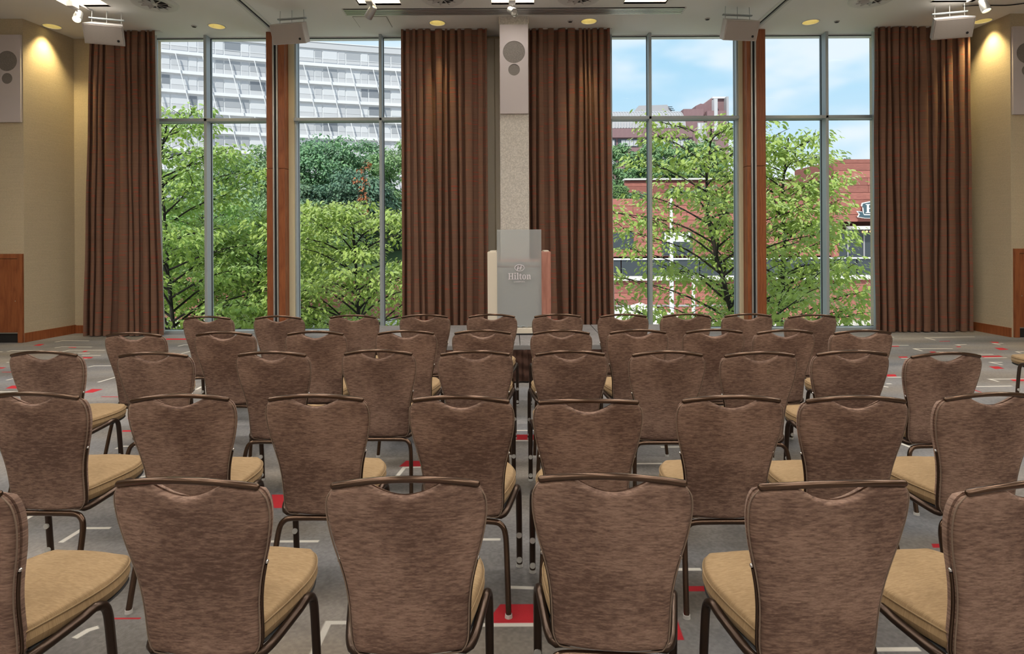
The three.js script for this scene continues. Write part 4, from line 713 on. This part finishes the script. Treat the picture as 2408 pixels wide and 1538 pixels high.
function limb(a, b, r0, r1, rnd, bend = 0.12, seg = 7) {    // tapered branch
  const A = V(...a), B = V(...b), l = A.distanceTo(B), c = new THREE.CatmullRomCurve3([A, A.clone().lerp(B, 0.35).add(V((rnd() - 0.5) * bend * l, bend * l * 0.5, (rnd() - 0.5) * bend * l)), A.clone().lerp(B, 0.7).add(V((rnd() - 0.5) * bend * l, bend * l * 0.35, (rnd() - 0.5) * bend * l)), B]);
  const g = new THREE.TubeGeometry(c, seg, 1, 5), p = g.attributes.position;
  for (let i = 0; i <= seg; i++) { const o = c.getPointAt(i / seg), k = mix(r0, r1, i / seg); for (let j = 0; j <= 5; j++) { const n = i * 6 + j; p.setXYZ(n, o.x + (p.getX(n) - o.x) * k, o.y + (p.getY(n) - o.y) * k, o.z + (p.getZ(n) - o.z) * k); } }
  return { g, end: c.getPointAt(1), mid: c.getPointAt(0.55) };
}
function youngTree(label, px, d, trunkPts, o) {    // trunkPts: heights and offsets of the leader from the foot
  const t = tag(group('young_tree'), label, 'tree', 'young trees outside the windows'); t.position.set(PX(px, d), GY, -d);
  const r = rng(o.seed), leader = trunkPts.map(p => V(...p)), tr = [];
  for (let k = 1; k < leader.length; k++) tr.push(limb(leader[k - 1].toArray(), leader[k].toArray(), mix(o.girth, 0.02, (k - 1) / (leader.length - 1)), mix(o.girth, 0.02, k / (leader.length - 1)), r, 0.03).g);
  mesh('trunk', merge(tr), M.bark, t);
  const curve = new THREE.CatmullRomCurve3(leader), br = [], clumps = [];
  for (let k = 0; k < o.branches; k++) {
    const v = mix(0.28, 0.98, (k + r() * 0.8) / o.branches), a = k * 2.4 + r() * 0.8, from = curve.getPointAt(Math.min(1, v)), reach = o.reach * (1.1 - 0.75 * Math.pow(v, 2.2)) * (0.7 + 0.5 * r());
    const to = [from.x + Math.cos(a) * reach, from.y + reach * (0.18 + 0.35 * r()), from.z + Math.sin(a) * reach * 0.8];
    const b = limb(from.toArray(), to, mix(0.045, 0.02, v), 0.008, r, 0.14, 8); br.push(b.g);
    const n = 3 + Math.round(reach * 1.7);
    for (let m = 0; m < n; m++) {
      const w = 0.3 + 0.75 * (m + 0.5) / n, base = from.clone().lerp(V(...to), Math.min(1, w)), aa = a + (m % 2 ? 1 : -1) * (0.5 + 0.5 * r()), tl = (0.35 + 0.5 * r()) * (1.25 - 0.5 * w);
      const tip = [base.x + Math.cos(aa) * tl, base.y + 0.1 + 0.2 * r(), base.z + Math.sin(aa) * tl]; base.y += 0.07 * reach * (1 - w);
      br.push(limb(base.toArray(), tip, 0.012, 0.004, r, 0.1, 4).g);
      clumps.push({ x: mix(base.x, tip[0], 0.75), y: mix(base.y, tip[1], 0.75), z: mix(base.z, tip[2], 0.75), r: 0.40 + 0.25 * r() });
    }
    clumps.push({ x: to[0], y: to[1], z: to[2], r: 0.4 });
  }
  const top = leader[leader.length - 1]; clumps.push({ x: top.x, y: top.y, z: top.z, r: 0.4 });
  mesh('branches', merge(br), M.bark, t);
  addLeaves(t, r, clumps, o.per, o.leaf, 0.3, M.leafYoung, o.singles, o.tone);
  return t;
}
youngTree('young bright green tree beside the curtain, before the apartment block', 405, 16.5, [[0, 0, 0], [0.1, 2.6, 0], [0.0, 4.6, 0.1], [-0.2, 6.6, 0], [-0.25, 8.3, 0.1], [-0.1, 9.5, 0]], { seed: 601, girth: 0.07, branches: 46, reach: 3.1, per: 46, leaf: 0.14, singles: 200, tone: [0.9, 1, 1.1] });
youngTree('bright green tree seen in the second window pane from wood jamb, low crown', 850, 17, [[0, 0, 0], [0.05, 2.2, 0], [-0.1, 4.0, 0], [-0.15, 5.6, 0.1], [-0.3, 7.0, 0]], { seed: 602, girth: 0.09, branches: 42, reach: 3.1, per: 46, leaf: 0.14, singles: 200, tone: [1.05, 1.02, 1] });
youngTree('bright green young tree low behind the window beside wood jamb', 600, 19, [[0, 0, 0], [0.0, 2.0, 0], [0.2, 3.8, 0], [0.1, 5.2, 0.1], [0.1, 6.6, 0]], { seed: 603, girth: 0.09, branches: 38, reach: 2.9, per: 46, leaf: 0.14, singles: 120, tone: [1, 1, 1] });
youngTree('young green tree with dark leaning trunk in front of lamp post', 1752, 15.5, [[0, 0, 0], [0.0, 2.4, 0], [-0.3, 4.0, 0], [-0.75, 5.6, 0], [-0.95, 6.6, 0], [-1.0, 7.6, 0], [-0.9, 9.0, 0.1]], { seed: 604, girth: 0.1, branches: 40, reach: 3.1, per: 26, leaf: 0.15, singles: 280, tone: [1.08, 1.04, 1] });
youngTree('dense bright green tree filling the window before the pub sign', 1825, 16.5, [[0, 0, 0], [0.0, 2.2, 0], [0.1, 4.2, 0], [0.2, 6.0, 0.1], [0.2, 7.6, 0], [0.35, 8.9, 0]], { seed: 605, girth: 0.11, branches: 44, reach: 2.1, per: 34, leaf: 0.15, singles: 250, tone: [1.05, 1.02, 1] });
youngTree('bluish green young tree in the pane beside the curtain, behind the bright one', 470, 20.5, [[0, 0, 0], [0.0, 2.2, 0], [0.1, 3.8, 0], [0.2, 5.4, 0.1], [0.1, 7.2, 0]], { seed: 606, girth: 0.07, branches: 40, reach: 2.9, per: 44, leaf: 0.15, singles: 80, tone: [0.72, 0.9, 1.25] });
// taller rounded trees further back
function roundTree(label, grp, px, d, topPy, rx, ry, mat, seed, n, leaf, tone) {
  const t = tag(group('leafy_tree'), label, 'tree', grp), top = PY(topPy, d), cy = top - ry; t.position.set(PX(px, d), GY, -d);
  const r = rng(seed), clumps = [], br = [];
  mesh('trunk', limb([0, 0, 0], [0, cy - GY, 0], rx * 0.07, rx * 0.03, r, 0.03).g, M.bark, t);
  for (let k = 0; k < n; k++) {
    const a = r() * 6.283, c = r() * 2 - 1, s = Math.sqrt(1 - c * c), m = 0.55 + 0.45 * Math.sqrt(r()), lump = 0.82 + 0.36 * noise3(Math.cos(a) * 2 + seed, c * 2, Math.sin(a) * 2);
    clumps.push({ x: Math.cos(a) * s * rx * m * lump, y: cy - GY + c * ry * m * lump, z: Math.sin(a) * s * rx * m * lump, r: rx * 0.16 + 0.12 });
    if (k % 12 === 0) { const e = clumps[clumps.length - 1]; br.push(limb([0, (cy - GY) * 0.55, 0], [e.x * 0.9, e.y, e.z * 0.9], rx * 0.02, 0.02, r, 0.1, 5).g); }
  }
  mesh('branches', merge(br), M.bark, t);
  addLeaves(t, r, clumps, 62, leaf * 0.66, 0.5, mat, 0, tone);
}
const bankTrees = 'trees on the bank below the apartment block', farTrees = 'trees before the pink building';
roundTree('mid green round tree on bank, before the apartment block', bankTrees, 595, 46, 352, 3.6, 3.4, M.leafMid, 701, 230, 0.42, [0.9, 1, 1]);
roundTree('large blue green tree on bank beside the wood jamb', bankTrees, 742, 50, 316, 3.8, 4.8, M.leafMid, 702, 280, 0.44, [0.62, 0.85, 1.0]);
roundTree('large dull green tree behind the rusty sapling', bankTrees, 835, 51, 330, 3.5, 4.4, M.leafMid, 703, 260, 0.44, [0.62, 0.8, 0.95]);
roundTree('bright green tree on bank seen beside the curtain', bankTrees, 945, 48, 322, 2.8, 4.6, M.leafMid, 704, 220, 0.42, [0.85, 1.05, 0.9]);
roundTree('dark evergreen tree low on the bank', bankTrees, 835, 43, 400, 2.6, 2.3, M.leafDark, 705, 220, 0.38, [0.8, 0.95, 1.05]);
roundTree('dark shrub low on the bank beside the wood jamb', bankTrees, 700, 42, 430, 2.2, 2.0, M.leafDark, 706, 180, 0.36, [1.3, 1.25, 0.9]);
roundTree('mid green shrubby tree below the bank, centre of tree window', bankTrees, 725, 36, 470, 2.6, 2.4, M.leafMid, 707, 220, 0.34, [0.95, 1, 0.95]);
roundTree('mid green shrubby tree behind the wood jamb window mullion', bankTrees, 560, 36, 440, 2.8, 2.6, M.leafMid, 708, 220, 0.34, [0.9, 1, 1]);
roundTree('mid green tree at the curtain edge, under apartment block', bankTrees, 420, 45, 380, 3.0, 3.4, M.leafMid, 709, 240, 0.36, [0.9, 1, 1]);
roundTree('green tree before pink building, at the curtain edge', farTrees, 1452, 85, 338, 3.2, 4.0, M.leafMid, 711, 170, 0.62, [0.75, 1, 0.95]);
roundTree('round green tree before the pink building windows', farTrees, 1546, 85, 326, 3.4, 4.2, M.leafMid, 712, 190, 0.62, [0.75, 1, 0.95]);
roundTree('pale green tree before the pink tower', farTrees, 1648, 82, 332, 3.6, 3.8, M.leafMid, 713, 190, 0.62, [0.85, 1.05, 0.95]);
roundTree('dark green tree on the red terrace beside the mullion', farTrees, 1985, 56, 375, 1.6, 2.2, M.leafDark, 714, 120, 0.34, [1.2, 1.3, 1]);
// planted beds on the terrace
function shrub(label, px, d, y, rx, ry, mat, seed, tone) {
  const t = tag(group('terrace_shrub'), label, 'shrub', 'shrubs on the terrace'); t.position.set(PX(px, d), y, -d); const r = rng(seed), clumps = [], br = [];
  for (let k = 0; k < 60; k++) { const a = r() * 6.283, c = r(), s = Math.sqrt(1 - c * c), m = 0.5 + 0.5 * r(); clumps.push({ x: Math.cos(a) * s * rx * m, y: 0.1 + c * ry * m, z: Math.sin(a) * s * rx * m * 0.8, r: 0.3 }); if (k % 8 === 0) br.push(limb([0, 0, 0], [clumps[k].x, clumps[k].y, clumps[k].z], 0.04, 0.01, r, 0.1, 4).g); }
  mesh('stems', merge(br), M.bark, t); addLeaves(t, r, clumps, 24, 0.24, 0.5, mat, 0, tone);
}
shrub('dark blue green shrub on the terrace bed', 1500, 56, 4.66, 1.3, 1.5, M.leafDark, 801, [1.5, 1.6, 1.6]);
shrub('purple grey shrub on the terrace bed', 1478, 57, 4.66, 1.0, 1.7, M.leafDark, 802, [1.9, 1.3, 1.8]);
shrub('dark rounded shrub on terrace, between mullion and lamp post', 1590, 56, 4.66, 1.7, 1.9, M.leafDark, 803, [1.2, 1.5, 1.2]);
shrub('dark wide shrub on terrace, over the leaning trunk', 1655, 56, 4.66, 2.0, 2.3, M.leafDark, 804, [0.9, 1.1, 1]);
shrub('bluish shrub on the terrace above pub sign', 1990, 50, 4.66, 1.5, 2.6, M.leafDark, 805, [1.3, 1.5, 1.4]);
{
  const h = tag(group('clipped_hedge'), 'clipped green box hedge at the curtain edge on terrace', 'hedge'), d = 54; h.position.set(PX(1452, d), 4.66, -d); const r = rng(811), clumps = [];
  mesh('hedge_core', rboxAt(-0.85, 0.75, 0, 1.75, -0.7, 0.7, 0.1), M.leafDark, h);
  for (let k = 0; k < 260; k++) { const f = (r() * 4) | 0, a = r() * 1.7 - 0.9, b = r() * 1.8; clumps.push(f === 0 ? { x: a, y: 1.8, z: r() * 1.4 - 0.7, r: 0.14 } : f === 1 ? { x: 0.8, y: b, z: r() * 1.4 - 0.7, r: 0.14 } : { x: a, y: b, z: 0.72, r: 0.14 }); }
  addLeaves(h, r, clumps, 12, 0.14, 0.5, M.leafMid, 0, [0.8, 1, 0.6]);
}
{
  const t = tag(group('withered_sapling'), 'thin sapling with rust coloured dead leaves before the dark trees', 'tree'), d = 26; t.position.set(PX(857, d), GY, -d); const r = rng(821), clumps = [];
  mesh('trunk', merge([limb([0, 0, 0], [-0.05, 6.2, 0], 0.06, 0.03, r, 0.02).g, limb([-0.05, 6.2, 0], [0.1, 9.8, 0], 0.03, 0.008, r, 0.04).g, limb([-0.05, 6.2, 0], [-0.55, 9.2, 0.1], 0.02, 0.006, r, 0.1).g]), M.bark, t);
  for (let k = 0; k < 13; k++) { const v = k / 12; clumps.push(k % 3 ? { x: 0.1 * v + 0.15 * (r() - 0.5), y: 7 + 2.8 * v, z: 0, r: 0.12 } : { x: -0.5 + 0.5 * r(), y: 7.6 + 1.6 * v, z: 0.1, r: 0.12 }); }
  addLeaves(t, r, clumps, 14, 0.14, 0.8, M.leafRust, 0);
}

renderer.render(scene, camera);
